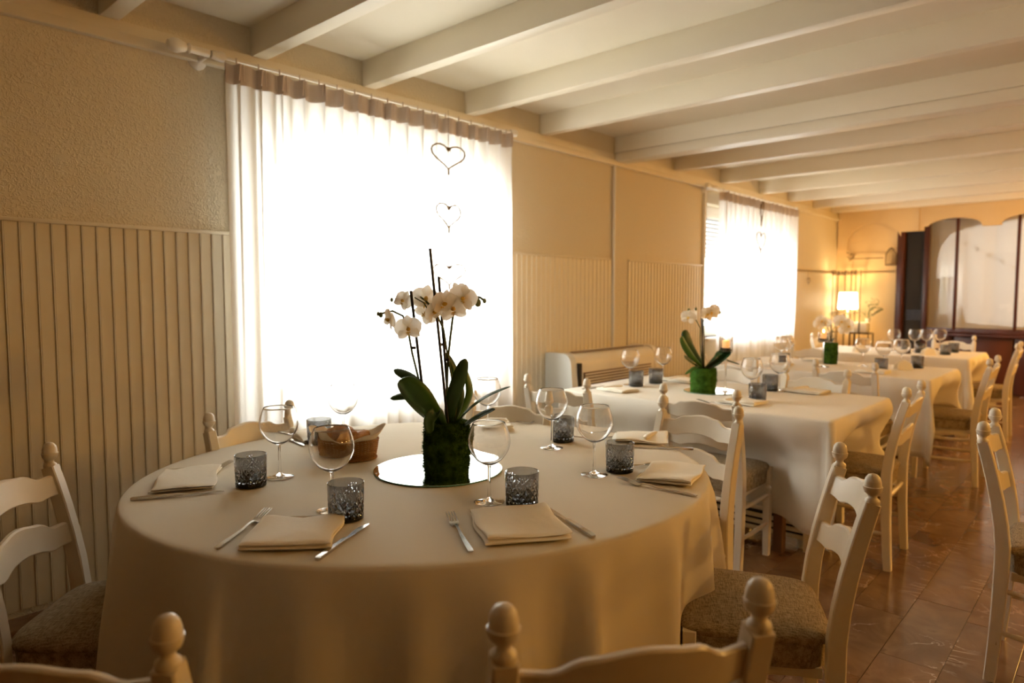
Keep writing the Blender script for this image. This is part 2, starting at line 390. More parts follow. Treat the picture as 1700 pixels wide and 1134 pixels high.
# ------------------------------------------------------------------ curtains
def curtain(name, x0, x1, y, ztop, zhead, zbot, pleats, label, mat, seed, gather=.0):
    rnd = random.Random(seed); r = root(name, (x0, y, zbot), 0, label=label, category='curtain')
    n = pleats * 20 + 1; ph = [rnd.uniform(-.5, .5) for _ in range(pleats + 1)]
    def X(u): return u * (x1 - x0)
    def off(u, t):   # t 0 at header .. 1 at hem
        p = u * pleats; k = int(min(p, pleats - 1e-6)); fr = p - k
        pinch = math.exp(-((fr - .5) / .06) ** 2) * .04 * max(0, 1 - t * 1.3)
        soft = (math.sin(2 * PI * (p + .25 * math.sin(2 * PI * u * 3 + seed))) * (.014 + .012 * t) + math.sin(2 * PI * p * .37 + ph[k] * .6) * .018 * t)
        return -pinch + soft
    H = ztop - zbot; hz = zhead - zbot
    MB().grid(lambda u, v: (X(u), off(u, v), hz * (1 - v)), n, 14).build('drape', mat, r, angle=9)
    h = MB(); h.grid(lambda u, v: (X(u), off(u, 0) - .004, hz + (H - hz) * v - .004), n, 4)
    h.grid(lambda u, v: (X(u), off(u, 0) + .004, hz + (H - hz) * v - .004), n, 4)
    for i in range(pleats):
        xx = X((i + .5) / pleats)
        for d in (-.012, .012): h.tube([(xx + d, -.045, hz + .005), (xx + d * .6, -.05, H - .01)], .004, 5)
    h.build('header_tape', m_header, r, angle=.9)
    hk = MB()
    for i in range(pleats): hk.tube([(X((i + .5) / pleats), .0, H - .02), (X((i + .5) / pleats), .0, H + .028)], .004, 5)
    hk.build('hook', m_header, r, kind='stuff')
    return r
curtain('curtain', 1.50, 3.47, 3.16, 2.385, 2.295, .04, 18, 'white sheer pleated curtain over the near window behind the round table', m_sheer, 3)
curtain('curtain', 6.62, 8.72, 3.16, 2.36, 2.27, .04, 16, 'white sheer curtain over the far window beyond the second table', m_sheer, 8)
def rod(x0, x1, z, label, finial=True):
    r = root('curtain_rod', (x0, 3.18, z), 0, label=label, category='curtain rod')
    MB().tube([(0, 0, 0), (x1 - x0, 0, 0)], .0085, 8).build('pole', m_white, r)
    ax = Matrix.Rotation(-PI / 2, 3, 'Y')
    MB().lathe([(0, .13), (.012, .128), (.02, .11), (.021, .09), (.014, .065), (.010, .058), (.016, .05), (.016, .046), (.011, .04), (.0115, .0), (.011, -.03)], 16, ax=ax, c=(-.06, 0, 0)).build('finial', m_white, r).scale = (1.15, 1.5, 1.5)
    for x in (.0, x1 - x0):
        MB().lathe([(0, .026), (.017, .026), (.019, .02), (.024, -.02), (.022, -.034), (0, -.034)], 16, ax=ax, c=(x, 0, 0)).build('socket', m_white, r)
        MB().lathe([(0, 0), (.042, 0), (.042, .006), (.03, .014), (.014, .02), (.011, .10), (0, .10)], 16, ax=Matrix.Rotation(PI / 2, 3, 'X'), c=(x - .04, .118, -.008)).build('bracket', m_white, r)
    return r
rod(1.47, 3.50, 2.408, 'white curtain pole with turned finial over the near window')
rod(6.55, 8.78, 2.385, 'white curtain pole over the far window')

# ------------------------------------------------------------------ heart garlands
def heart_pts(w, h, n=28):
    P = []
    for i in range(n + 1):
        t = 2 * PI * i / n
        P.append((w / 2 * math.sin(t) ** 3, 0, h / 2 * (13 * math.cos(t) - 5 * math.cos(2 * t) - 2 * math.cos(3 * t) - math.cos(4 * t)) / 15))
    return P
def garland(loc, hearts, ztop, label, seed):
    rnd = random.Random(seed); r = root('heart_garland', loc, 0, label=label, category='garland')
    for z, w, h, tw in hearts:
        ho = MB(); base = heart_pts(w, h)
        for k in range(2):
            ho.tube([(p[0] + rnd.uniform(-.002, .002), rnd.uniform(-.004, .004), p[2] + rnd.uniform(-.002, .002)) for p in base[:-1]], .0046, 5, closed=True)
        ho.tube([(0, 0, h * .27), (.012, 0, h * .2), (.03, 0, h * .05), (.03, 0, -.02)], .002, 5)
        hh = ho.build('heart', m_wire, r, loc=(0, 0, z), rz=tw)
        MB().box((0, 0, 0), (.03, .01, .008), rot=Matrix.Rotation(.4, 3, 'Y')).box((0, 0, 0), (.03, .01, .008), rot=Matrix.Rotation(-.5, 3, 'Y')).tube([(0, 0, -h * .76), (0, 0, -h * .76 - .04)], .007, 6).build('bow', m_wire, hh, loc=(0, 0, h * .27), smooth=False)
    MB().tube([(0, 0, ztop), (0, 0, hearts[-1][0])], .0012, 4).build('string', m_wire, r)
garland((2.80, 3.06, 0), [(2.135, .27, .15, 0), (1.79, .25, .15, .2), (1.44, .22, .13, -.3)], 2.40, 'twig heart garland hanging in front of the near window curtain', 1)
garland((7.42, 3.06, 0), [(2.215, .30, .24, .5), (1.90, .32, .22, .1)], 2.37, 'pair of twig hearts hanging in front of the far window curtain', 2)
r = root('wire_heart', (9.55, YW - .03, 1.5), 0, label='small dark wire heart hanging on the far wall between curtain and shelf', category='ornament')
MB().tube(heart_pts(.1, .09)[:-1], .004, 5, closed=True).tube([(0, .01, .03), (0, .01, .125)], .002, 4).build('wire_loop', m_wire, r)

# ------------------------------------------------------------------ chairs
def rail_mesh(zc_end_t, crest, zb_end, zb_mid, halfw=.163):
    """curved ladder-back rail with serpentine edges"""
    n = 25; q = MB(); vs = []; 
    for i in range(n):
        s = -1 + 2 * i / (n - 1); a = abs(s)
        bumpv = .5 + .5 * math.cos(PI * min(1, a / .95))
        sh = .006 * math.exp(-((a - .52) / .13) ** 2) - .005 * math.exp(-((a - .72) / .1) ** 2)
        zt = zc_end_t + (crest - zc_end_t) * bumpv + sh
        zb = zb_end + (zb_mid - zb_end) * (.5 + .5 * math.cos(PI * min(1, a / .8))) - .006 * math.exp(-((a - .62) / .14) ** 2)
        x = s * halfw; bow = -.026 * (1 - s * s)
        def yy(z): return (-.19 - .066 * max(0, (z - .45) / .35) ** 1.5) + bow
        t = .0085
        for (z, o) in ((zb + .004, -t), (zt - .004, -t), (zt, -t * .5), (zt, t * .5), (zt - .004, t), (zb + .004, t), (zb, t * .5), (zb, -t * .5)):
            vs.append((x, yy(z) + o, z))
    fs = []
    for i in range(n - 1):
        for k in range(8): l = (k + 1) % 8; fs.append((i * 8 + k, i * 8 + l, (i + 1) * 8 + l, (i + 1) * 8 + k))
    fs += [tuple(range(8))[::-1], tuple((n - 1) * 8 + k for k in range(8))]
    return q.add(vs, fs)
def make_chair():
    r = root('dining_chair', (0, 0, 0), 0, label='chair', category='chair')
    # seat cushion
    def outline(u, grow):
        # rounded trapezoid, superellipse param
        a = 2 * PI * u; c, s = math.cos(a), math.sin(a); e = .34
        X = math.copysign(abs(c) ** e, c); Y = math.copysign(abs(s) ** e, s)
        w = .180 + .022 * (Y + 1) / 2; return X * (w + grow), Y * (.188 + grow)
    q = MB(); N_ = 48
    lay = [(-.02, .376, 1), (-.004, .378, 1), (-.001, .434, 1), (-.002, .439, 1), (.004, .444, 1), (.006, .456, 1), (-.002, .468, 1), (-.02, .476, 1), (0, .482, .7), (0, .486, .35), (0, .487, 0)]
    def fn(u, v):
        k = int(round(v * (len(lay) - 1))); g, z, sc = lay[k]; x, y = outline(u, g if sc == 1 else -.02)
        return (x * sc, y * sc, z - (.012 if (k > 6 and sc == 1 and y > .1) else 0) * 0)
    q.grid(fn, N_, len(lay), cu=True); q.build('seat', m_tweed, r, angle=.9)
    MB().box((0, -.01, .366), (.34, .31, .03), bev=.004).build('seat_frame', m_chair, r)
    Pz = [0, .12, .25, .38, .46, .54, .62, .70, .76, .812]
    def py(z): return -.19 - .066 * max(0, (z - .45) / .35) ** 1.5 if z > .42 else -.19 - .02 * ((.42 - z) / .42) ** 1.6
    for s in (-1, 1):
        p = MB(); pts = [(s * (.186 - .006 * z / .8), py(z), z) for z in Pz]
        p.sweep(pts, [.034, .036, .037, .038, .038, .037, .036, .036, .036, .035], [.034, .037, .04, .044, .044, .042, .040, .038, .037, .035])
        post = p.build('back_post', m_chair, r, angle=.5)
        f = MB().lathe([(0, -.002), (.0165, -.002), (.0175, .004), (.0165, .009), (.011, .013), (.0100, .018), (.0115, .022), (.018, .027), (.0205, .034), (.0218, .040), (.0218, .0415), (.0198, .0425), (.0192, .052), (.0165, .062), (.011, .069), (.004, .072), (0, .0722)], 20)
        f.build('finial', m_chair, post, angle=.9, loc=(s * .1805, py(.812), .811))
        g = MB(); fx, fy = s * .190, .158
        g.sweep([(fx, fy, 0), (fx, fy, .05), (fx, fy, .20), (fx, fy, .305)], [.030, .032, .036, .036], [.030, .032, .036, .036])
        g.lathe([(.0, .303), (.012, .304), (.016, .310), (.009, .318), (.013, .330), (.0165, .343), (.010, .357), (.016, .365), (.016, .371), (.009, .377), (0, .379)], 14, c=(fx, fy, 0))
        g.sweep([(fx, fy, .376), (fx, fy, .452)], .034, .034)
        g.build('leg', m_chair, r, angle=.5)
        for z in (.31, .165):
            MB().tube([(s * .187, py(z) + .01, z + .008), (s * .188, -.06, z), (s * .189, .06, z), (s * .190, .147, z)], [.008, .011, .011, .008], 10).build('stretcher', m_chair, r)
    MB().tube([(-.18, -.192, .345), (-.06, -.192, .345), (.06, -.192, .345), (.18, -.192, .345)], [.008, .012, .012, .008], 10).build('stretcher', m_chair, r)
    MB().tube([(-.18, .158, .235), (-.06, .158, .235), (.06, .158, .235), (.18, .158, .235)], [.008, .012, .012, .008], 10).build('stretcher', m_chair, r)
    rail_mesh(.790, .818, .732, .742).build('back_rail', m_chair, r, angle=.6)
    rail_mesh(.652, .686, .592, .606).build('back_rail', m_chair, r, angle=.6)
    return r
CH = Maker(make_chair())
GR = 'ivory ladder-back chairs round the near round table'; GT = 'ivory ladder-back chairs at the rectangular tables'
SEATS = []
def chair(mid, face, label, group, push=True, s=1):
    """mid: point midway between finials (x,y); face: direction the sitter looks"""
    a = math.radians(face); d = (math.cos(a), math.sin(a)); back = .256
    c = (mid[0] + d[0] * back, mid[1] + d[1] * back); (SEATS.append((c, d)) if push else None)
    CH((c[0], c[1], 0), a - PI / 2, label, group).scale = (s, s, s)
chair((.238, 1.085), 37, 'chair nearest the camera at left, only its right knob and top rail seen', GR, False)
chair((.788, .490), 55, 'near chair with its back to the camera before the centre fork, both knobs seen', GR, False, 1.03)
chair((.42, 2.17), -43, 'chair at the left of the round table with its seat pulled out by the panelling', GR, False)
chair((1.925, .53), 118, 'chair at the right of the round table turned to show both rails from the side', GR, False)
chair((2.53, 1.285), 172, 'round-table chair standing back to back with a chair of the first rectangular table', GR, False)
chair((2.20, 2.02), 203, 'chair behind the round table in front of the near curtain edge, right of the orchid', GR)
chair((1.25, 2.49), -80, 'chair between the round table and the panelling, behind the bread basket', GR)
chair((2.93, 1.485), 3, 'first rectangular table chair with its back to the round table, middle of the room side', GT)
chair((2.80, 2.23), 8, 'first rectangular table chair nearest the wall fan unit, back to the round table', GT)
chair((3.73, .77), 92, 'chair at the aisle end of the first rectangular table', GT)
chair((4.26, 1.95), 185, 'chair facing the camera beyond the orchid of the first rectangular table', GT)
chair((4.19, 1.38), 176, 'chair facing the camera on the far side of the first rectangular table near the aisle', GT)
chair((4.58, 2.10), 2, 'second rectangular table chair with its back to the camera, nearer the far window', GT)
chair((4.71, 1.37), 0, 'second rectangular table chair with its back to the camera, nearer the aisle', GT)
chair((5.70, .70), 90, 'chair at the aisle end of the second rectangular table', GT)
chair((6.45, 2.15), 182, 'chair facing the camera on the far side of the second rectangular table', GT)
chair((7.58, .75), 92, 'chair at the aisle end of the third rectangular table by the dark partition', GT)
chair((8.50, 1.40), 181, 'chair facing the camera on the far side of the third rectangular table', GT)
chair((8.1, 2.62), -100, 'chair turned aslant beside the third rectangular table below the lamp shelf', GT)
chair((2.94, .36), -88, 'chair at the right picture edge facing away from all the laid tables', 'chairs across the aisle')

# ------------------------------------------------------------------ tables and cloths
def legs_table(name, c, sx, sy, label, rz=0, round_=False):
    r = root(name, (c[0], c[1], 0), rz, label=label, category='table')
    if round_: 
        MB().lathe([(0, .716), (.985, .716), (1, .722), (1, .738), (.985, .744), (0, .744)], 64).build('tabletop', m_woodl, r).scale = (sx, sy, 1)
    else: MB().box((0, 0, .730), (sx * 2, sy * 2, .028), bev=.004).build('tabletop', m_woodl, r)
    k, kx = (.55, .55) if round_ else (.58, .42)
    for a in (-1, 1):
        for b in (-1, 1): MB().sweep([(a * sx * kx, b * sy * k, 0), (a * sx * kx, b * sy * k, .716)], .05, .05).build('leg', m_woodl, r)
    return r
AMP = .065
def cloth(name, c, outline, zt, folds, seed, label, Lfun, mat=None):
    """outline: list of (x,y,nx,ny); Lfun(i)-> overhang length"""
    rnd = random.Random(seed); n = len(outline); rows = 16; vs = []; fs = []
    arc = [0]
    for i in range(1, n): arc.append(arc[-1] + math.hypot(outline[i][0] - outline[i - 1][0], outline[i][1] - outline[i - 1][1]))
    tot = arc[-1] + math.hypot(outline[0][0] - outline[-1][0], outline[0][1] - outline[-1][1])
    rid = [((i + rnd.uniform(-.3, .3)) / (folds * 1.6), rnd.uniform(.5, 1.5), rnd.uniform(.16, .34) / (folds * 1.6)) for i in range(int(folds * 1.6))]
    ks = [(folds + d, rnd.uniform(0, 2 * PI), rnd.uniform(.5, 1)) for d in (-5, -2, 0, 3, 7)]
    def wave(s): 
        w = .35 * sum(a * math.sin(2 * PI * k * s + p) for k, p, a in ks) / 2.2
        for c_, a_, s_ in rid:
            d_ = abs(s - c_); d_ = min(d_, 1 - d_)
            if d_ < 4 * s_: w += a_ * math.exp(-(d_ / s_) ** 2)
        return w - .35
    topr = [0, .25, .5, .72, .88, .96, .985]
    ntop = len(topr)
    for i in range(n):
        x, y, nx, ny = outline[i][:4]
        for t in topr[1:]:
            dz = .0006 * math.sin(x * 9 + y * 7 + t * 5)
            vs.append((x * t, y * t, zt + dz))
        L_ = Lfun(i); w = wave(arc[i] / tot); extra = outline[i][4] if len(outline[i]) > 4 else 0
        for j in range(rows):
            f = j / (rows - 1); 
            if j < 3: o = (.0, .005, .009)[j]; z = zt - (.0008, .003, .010)[j]
            else:
                d = (j - 2) / (rows - 3) * (L_ - .01); g = d / .6
                o = .012 + (w * AMP + .016) * g ** .7 + extra * .10 * g + .006 * math.sin(5 * w + 9 * d) * g
                z = zt - .010 - d * (1 - .02 * abs(w))
            vs.append((x + nx * o, y + ny * o, z))
    m = ntop - 1 + rows; ctr = len(vs); vs.append((0, 0, zt))
    for i in range(n):
        a, b = i * m, ((i + 1) % n) * m
        fs.append((ctr, a, b))
        for j in range(m - 1): fs.append((a + j, a + j + 1, b + j + 1, b + j))
    def sm(a, b, x): t = max(0, min(1, (x - a) / (b - a))); return t * t * (3 - 2 * t)
    nv = []
    for x, y, z in vs:      # the hanging cloth gives way to the seats pushed under the table
        if z < zt - .03:
            for (sx, sy), d in SEATS:
                px, py = x + c[0] - sx, y + c[1] - sy; ly = px * d[0] + py * d[1]; lx = abs(px * d[1] - py * d[0])
                if lx < .52 and -.32 < ly < .205:
                    b = sm(.70, .49, z) * (1 - sm(.205, .52, lx)); x += d[0] * (.205 - ly) * b; y += d[1] * (.205 - ly) * b
        nv.append((x, y, z))
    vs = nv
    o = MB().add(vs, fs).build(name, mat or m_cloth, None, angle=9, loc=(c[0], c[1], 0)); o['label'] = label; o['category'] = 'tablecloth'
    s = o.modifiers.new('thick', 'SOLIDIFY'); s.thickness = .0015; s.offset = -1
    return o
TC = (1.442, 1.661); TA = math.radians(151.5); SA, SB = .885, .800
legs_table('dining_table', TC, SA - .015, SB - .015, 'large round dining table hidden under its floor-length cloth', TA, True)
out = []; n = 360
for i in range(n):
    a = 2 * PI * i / n; ex, ey = SA * math.cos(a), SB * math.sin(a); nx, ny = math.cos(a) / SA, math.sin(a) / SB; l = math.hypot(nx, ny); nx /= l; ny /= l
    ca, sa = math.cos(TA), math.sin(TA)
    out.append((ex * ca - ey * sa, ex * sa + ey * ca, nx * ca - ny * sa, nx * sa + ny * ca))
cloth('tablecloth', TC, out, .750, 15, 5, 'cream cloth draped over the large round table in folds', lambda i: .69, m_cloth0)
def rect_outline(hx, hy, rc=.02):
    P = []
    def side(p, q, nx, ny, k):
        for i in range(k): f = i / k; P.append((p[0] + (q[0] - p[0]) * f, p[1] + (q[1] - p[1]) * f, nx, ny, 0, None))
    def corner(cx, cy, a0):
        for i in range(13):
            a = a0 + PI / 2 * i / 13; P.append((cx + rc * math.cos(a), cy + rc * math.sin(a), math.cos(a), math.sin(a), math.sin(PI * i / 13), a))
    side((hx, -hy + rc), (hx, hy - rc), 1, 0, 56); corner(hx - rc, hy - rc, 0)
    side((hx - rc, hy), (-hx + rc, hy), 0, 1, 36); corner(-hx + rc, hy - rc, PI / 2)
    side((-hx, hy - rc), (-hx, -hy + rc), -1, 0, 56); corner(-hx + rc, -hy + rc, PI)
    side((-hx + rc, -hy), (hx - rc, -hy), 0, -1, 36); corner(hx - rc, -hy + rc, 1.5 * PI)
    return P
def rect_table(c, hx, hy, Lx, Ly, seed, which):
    legs_table('dining_table', c, hx - .01, hy - .01, 'rectangular dining table under a white cloth, ' + which)
    o = rect_outline(hx, hy)
    def Lf(i):
        x, y, nx, ny, e, a = o[i]
        # near the corners the hem runs down towards the corner point
        return min(Lx / max(abs(nx), 1e-3), Ly / max(abs(ny), 1e-3)) + .012 * math.sin(i * .21 + seed)
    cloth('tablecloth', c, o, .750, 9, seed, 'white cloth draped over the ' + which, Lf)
R1 = (3.64, 1.72); R2 = (5.60, 1.71); R3 = (7.50, 1.74)
rect_table(R1, .475, .755, .54, .27, 11, 'rectangular table next to the round one')
rect_table(R2, .475, .745, .54, .27, 12, 'second rectangular table from the round one')
rect_table(R3, .475, .70, .54, .30, 13, 'third and farthest rectangular table')
# slatted unit on the floor under the first rectangular table
r = root('slatted_crate', (3.60, 1.66, 0), 0, label='low white slatted unit on the floor under the first rectangular table', category='crate')
MB().box((0, 0, .10), (.10, .92, .10), bev=.004).build('body', m_dark, r)
for i in range(3): MB().box((-.056, 0, .06 + i * .035), (.012, .96, .022), bev=.003).build('slat', m_unit, r)
for s in (-1, 1):
    MB().box((0, s * .475, .095), (.13, .02, .13), bev=.004).build('side_panel', m_unit, r)
    MB().tube([(-.03, s * .44, 0), (-.03, s * .44, .05)], .018, 10).build('foot', m_unitg, r)

# ------------------------------------------------------------------ wall fan unit
r = root('fan_coil_unit', (3.98, YW - .14, 0), 0, label='ivory floor-standing fan heater unit against the panelling', category='heater')
def uprof(grow=0): 
    P = [(.122, .10), (.122, .868 + grow)]
    P += [(.122 - .17 + .0 * i - .075 * math.sin(i * PI / 12), .868 + grow - .09 * (1 - math.cos(i * PI / 12))) for i in range(7)]
    P += [(-.135 - grow, .60), (-.135 - grow, .10)]
    return P
MB().prism(uprof(-.006), .07, 1.18, lambda a, b, t: (t, a, b)).build('casing', m_unit, r, angle=.5)
for x0 in (0, 1.18): MB().prism(uprof(.004), x0, x0 + .07, lambda a, b, t: (t, a, b)).build('end_panel', m_unitg if x0 == 0 else m_unit, r, angle=.5)
MB().box((.09, -.13, .45), (.03, .03, .7)).build('slot', m_dark, r, smooth=False)
for i in range(9): MB().box((.63, -.137, .71 - i * .022), (.95, .014, .011), bev=.002).build('slat', m_unit, r)
MB().box((.63, -.131, .62), (.96, .006, .21)).build('grille_back', m_woodl, r, smooth=False)
MB().box((.63, -.03, .872), (1.0, .035, .006)).build('air_outlet', m_woodl, r, smooth=False)
# ------------------------------------------------------------------ tableware prototypes
def make_wine():
    r = root('wine_glass', (0, 0, 0), 0, label='x', category='glass')
    out = [(0, .1003), (.005, .1004), (.018, .1055), (.033, .1155), (.046, .131), (.0545, .148), (.0575, .166), (.0555, .184), (.0505, .200), (.0440, .2165)]
    inn = [(.0434, .2168), (.0497, .1995), (.0544, .1835), (.0564, .166), (.0534, .1488), (.0450, .1325), (.0322, .1175), (.0175, .1085), (.006, .105), (0, .1045)]
    # smooth the profile with catmull-rom
    def cr(P, k=3):
        Q = []
        for i in range(len(P) - 1):
            p0, p1, p2, p3 = P[max(i - 1, 0)], P[i], P[i + 1], P[min(i + 2, len(P) - 1)]
            for j in range(k):
                t = j / k; Q.append(tuple(.5 * (2 * b + (c - a) * t + (2 * a - 5 * b + 4 * c - d) * t * t + (3 * b - a - 3 * c + d) * t ** 3) for a, b, c, d in zip(p0, p1, p2, p3)))
        Q.append(P[-1]); return [(max(0, a), b) for a, b in Q]
    P = cr(out) + cr(inn); P[0] = (0, P[0][1]); P[-1] = (0, P[-1][1])
    MB().lathe(P, 40).build('bowl', m_glass, r, angle=1.0)
    MB().lathe([(0, .0125), (.0062, .0128), (.0046, .022), (.0040, .04), (.0038, .085), (.0046, .096), (.005, .1001), (0, .1001)], 20).build('stem', m_glass, r, angle=1.2)
    MB().lathe([(0, .0005), (.0405, .0005), (.0415, .0012), (.0405, .0022), (.024, .0048), (.011, .0085), (.0064, .0123), (0, .0122)], 36).build('foot', m_glass, r, angle=1.2)
    return r
def make_tumbler():
    r0, r1, H = .0430, .0455, .092; n = 240; rows = 56; vs = []; fs = []; mi = []
    def cut(a, z):
        d = 0
        if z < .010 or z > .079: return 0
        P = 4; u = (a / (2 * PI) * P) % 1 - .5      # four panels
        top = .078 - .030 * abs(math.sin(PI * u)) ** 1.2
        if z < top:
            s = u * 4.2; q = z / .0195
            for f in (s + q, s - q):
                w = abs((f + .5) % 1 - .5); d = max(d, math.exp(-(w / .15) ** 2))
        if z > .045:
            w = abs((u * 10 + .5) % 1 - .5); d = max(d, math.exp(-(w / .16) ** 2) * (1 if z < top + .01 else 0))
        return d
    for i in range(n):
        a = 2 * PI * i / n
        for j in range(rows):
            z = H * j / (rows - 1); r = r0 + (r1 - r0) * j / (rows - 1)
            if j == 0: r -= .0025
            r -= .0022 * cut(a, z)
            vs.append((r * math.cos(a), r * math.sin(a), z + .0003))
        for r, z in ((r1 - .0012, H + .0012), (r1 - .0026, H), (r1 - .0040, .06), (r0 - .0042, .026), (r0 - .009, .0175)):
            vs.append((r * math.cos(a), r * math.sin(a), z))
    m = rows + 5; c0 = len(vs); vs += [(0, 0, .0012), (0, 0, .0160)]
    for i in range(n):
        a, b = i * m, ((i + 1) % n) * m
        for j in range(m - 1):
            fs.append((a + j, b + j, b + j + 1, a + j + 1)); mi.append(1 if (j < 9 or j >= rows + 3) else 0)
        fs += [(a, c0, b), (a + m - 1, b + m - 1, c0 + 1)]; mi += [1, 1]
    q = MB(); q.v = vs; q.f = fs; q.m = mi
    o = q.build('tumbler', [m_smoke, m_smoked], None, angle=.5); o['category'] = 'glass'; o['label'] = 'x'
    MB().lathe([(0, .002), (.0385, .002), (.0395, .004), (.0398, .0125), (.037, .0148), (0, .0152)], 40).build('base', m_tbase, o, angle=.6); return o
def make_fork():
    r = root('fork', (0, 0, 0), 0, label='x', category='fork')
    def z(y): return .0035 + .014 * max(0, (y - .045) / .08) ** 1.0 * (1 - .25 * max(0, (y - .045) / .08)) if y > .045 else .0035 + .010 * math.exp(-((y - .03) / .03) ** 2) * .5
    ys = [-.125, -.12, -.09, -.05, -.01, .025, .045]
    MB().sweep([(0, y, z(y)) for y in ys], [.010, .013, .0125, .010, .0075, .006, .007], [.003, .004, .004, .0035, .003, .003, .003]).build('handle', m_steel, r)
    h = MB(); 
    h.sweep([(0, .043, z(.043)), (0, .05, z(.05) - .002), (0, .06, z(.06) - .003), (0, .073, z(.073) - .002)], [.008, .017, .023, .024], .002).build('neck', m_steel, r)
    for i in range(4):
        x = -.0099 + i * .0066
        MB().sweep([(x, .071, z(.071) - .002), (x, .09, z(.09) - .001), (x, .11, z(.11)), (x, .124, z(.122) + .001)], [.0042, .004, .0034, .0018], [.002, .0018, .0018, .001]).build('tine', m_steel, r)
    return r
def make_knife():
    r = root('table_knife', (0, 0, 0), 0, label='x', category='knife')
    MB().sweep([(0, -.118, .004), (0, -.112, .0045), (0, -.06, .0045), (0, 0, .0045), (0, .012, .004)], [.010, .013, .0125, .0115, .0085], [.006, .0075, .0075, .0065, .004]).build('handle', m_steel, r)
    P = [(-.0045, .010), (-.0045, .03), (-.007, .045), (-.0085, .07), (-.007, .09), (-.002, .106), (.0045, .117), (.0065, .112), (.0065, .06), (.0045, .02), (.0045, .010)]
    MB().prism(P, .0025, .0042, lambda a, b, t: (a, b, t)).build('blade', m_steel, r, smooth=False)
    return r
WG = Maker(make_wine()); TU = Maker(make_tumbler()); FK = Maker(make_fork()); KN = Maker(make_knife())
ZT = .7512
def cutlery(Mk, tip, end, label, group, s=1):
    a = math.atan2(tip[1] - end[1], tip[0] - end[0]) - PI / 2
    return Mk(((tip[0] + end[0]) / 2, (tip[1] + end[1]) / 2, ZT), a, label, group)
GN, GF, GK, GW, GTb = 'folded napkins on the round table', 'forks on the round table', 'knives on the round table', 'balloon wine glasses on the round table', 'smoked tumblers on the round table'
def napkin(c, size, ang, label, group, seed, th=.0088, layers=2, roll=False):
    rnd = random.Random(seed); w, h = size; q = MB(); z = 0
    ph = [rnd.uniform(0, 6) for _ in range(6)]
    for k in range(layers):
        dx, dy, da = rnd.uniform(-.004, .004), rnd.uniform(-.004, .004), rnd.uniform(-.025, .025); t = th * rnd.uniform(.9, 1.2)
        ww, hh = w * (1 - .012 * k), h * (1 - .012 * k)
        def hgt(x, y, top):
            u, v = x / w + .5, y / h + .5
            wv = .0042 * math.sin(5 * u + ph[0]) * math.sin(4 * v + ph[1]) + .0030 * math.sin(9 * u * v + ph[2]) + .002 * math.sin(3 * v + 6 * u + ph[3])
            return wv * (k + top) / layers
        def fn(u, v):
            # closed loop around slab cross-section in v, along x in u
            x = (u - .5) * ww; a = 2 * PI * v; cy = math.cos(a); sy = math.sin(a)
            y = math.copysign(abs(cy) ** .22, cy) * hh / 2; zz = math.copysign(abs(sy) ** .6, sy) * t / 2
            edge = min(1, min(u, 1 - u) * 22); zz *= (.25 + .75 * edge ** .5)
            X, Y = x * math.cos(da) - y * math.sin(da) + dx, x * math.sin(da) + y * math.cos(da) + dy
            Y += .004 * math.sin(8 * u + ph[4]); X += .003 * math.sin(7 * (y / h) + ph[5])
            return (X, Y, z + t / 2 + zz + hgt(X, Y, 1 if sy > 0 else 0) + .001)
        nu, nv = 26, 40
        vs = [fn(i / (nu - 1), j / nv) for i in range(nu) for j in range(nv)]
        fs = [(i * nv + j, i * nv + (j + 1) % nv, (i + 1) * nv + (j + 1) % nv, (i + 1) * nv + j) for i in range(nu - 1) for j in range(nv)]
        fs += [tuple(range(nv)), tuple((nu - 1) * nv + j for j in range(nv))][::1]
        q.add(vs, fs); z += t * .86
    if roll:
        q.tube([(w * .1 + .04 * t_, -h * .42 + h * .84 * t_, z + .004 + .003 * math.sin(5 * t_)) for t_ in [i / 8 for i in range(9)]], [.006, .012, .013, .012, .013, .012, .013, .012, .006], 12, flat=.6)
    o = q.build('napkin', m_napkin, None, angle=1.2, loc=(c[0], c[1], ZT + .002), rz=ang)
    o['label'] = label; o['category'] = 'napkin'; o['group'] = group; return o
D = math.radians
napkin((.835, 2.075), (.245, .165), D(61), 'folded cream napkin at the left place by the panelling side', GN, 1)
napkin((.800, 1.412), (.20, .20), D(46), 'folded cream napkin between the long fork and knife, front left place', GN, 2)
napkin((1.200, 1.075), (.235, .200), D(55), 'folded cream napkin at the front place right of the centre fork', GN, 3)
napkin((1.865, 1.030), (.235, .165), D(17), 'folded cream napkin at the right place against the table edge', GN, 4)
napkin((2.255, 1.385), (.20, .17), D(-60), 'loosely rolled napkin at the far right place by the back-to-back chairs', GN, 5, roll=True)
napkin((2.06, 1.975), (.20, .14), D(50), 'cream napkin beyond the orchid in front of the chair by the curtain', GN, 6, roll=True)
napkin((1.44, 2.35), (.19, .16), D(75), 'cream napkin behind the bread basket near the curtain', GN, 7)
for t, e, l in [((1.015, 2.172), (.80, 2.075), 'fork half under the napkin of the left place'), ((.851, 1.615), (.640, 1.462), 'fork left of the front left napkin, tines towards the basket'),
                ((1.143, 1.256), (1.003, 1.030), 'fork lying alone left of the front napkin'), ((1.700, 1.120), (1.716, .870), 'fork in front of the right-hand napkin, side on'),
                ((2.077, 1.574), (2.28, 1.44), 'fork half hidden at the far right place'), ((2.19, 1.93), (2.36, 1.86), 'fork right of the napkin beyond the orchid')]:
    cutlery(FK, t, e, l, GF)
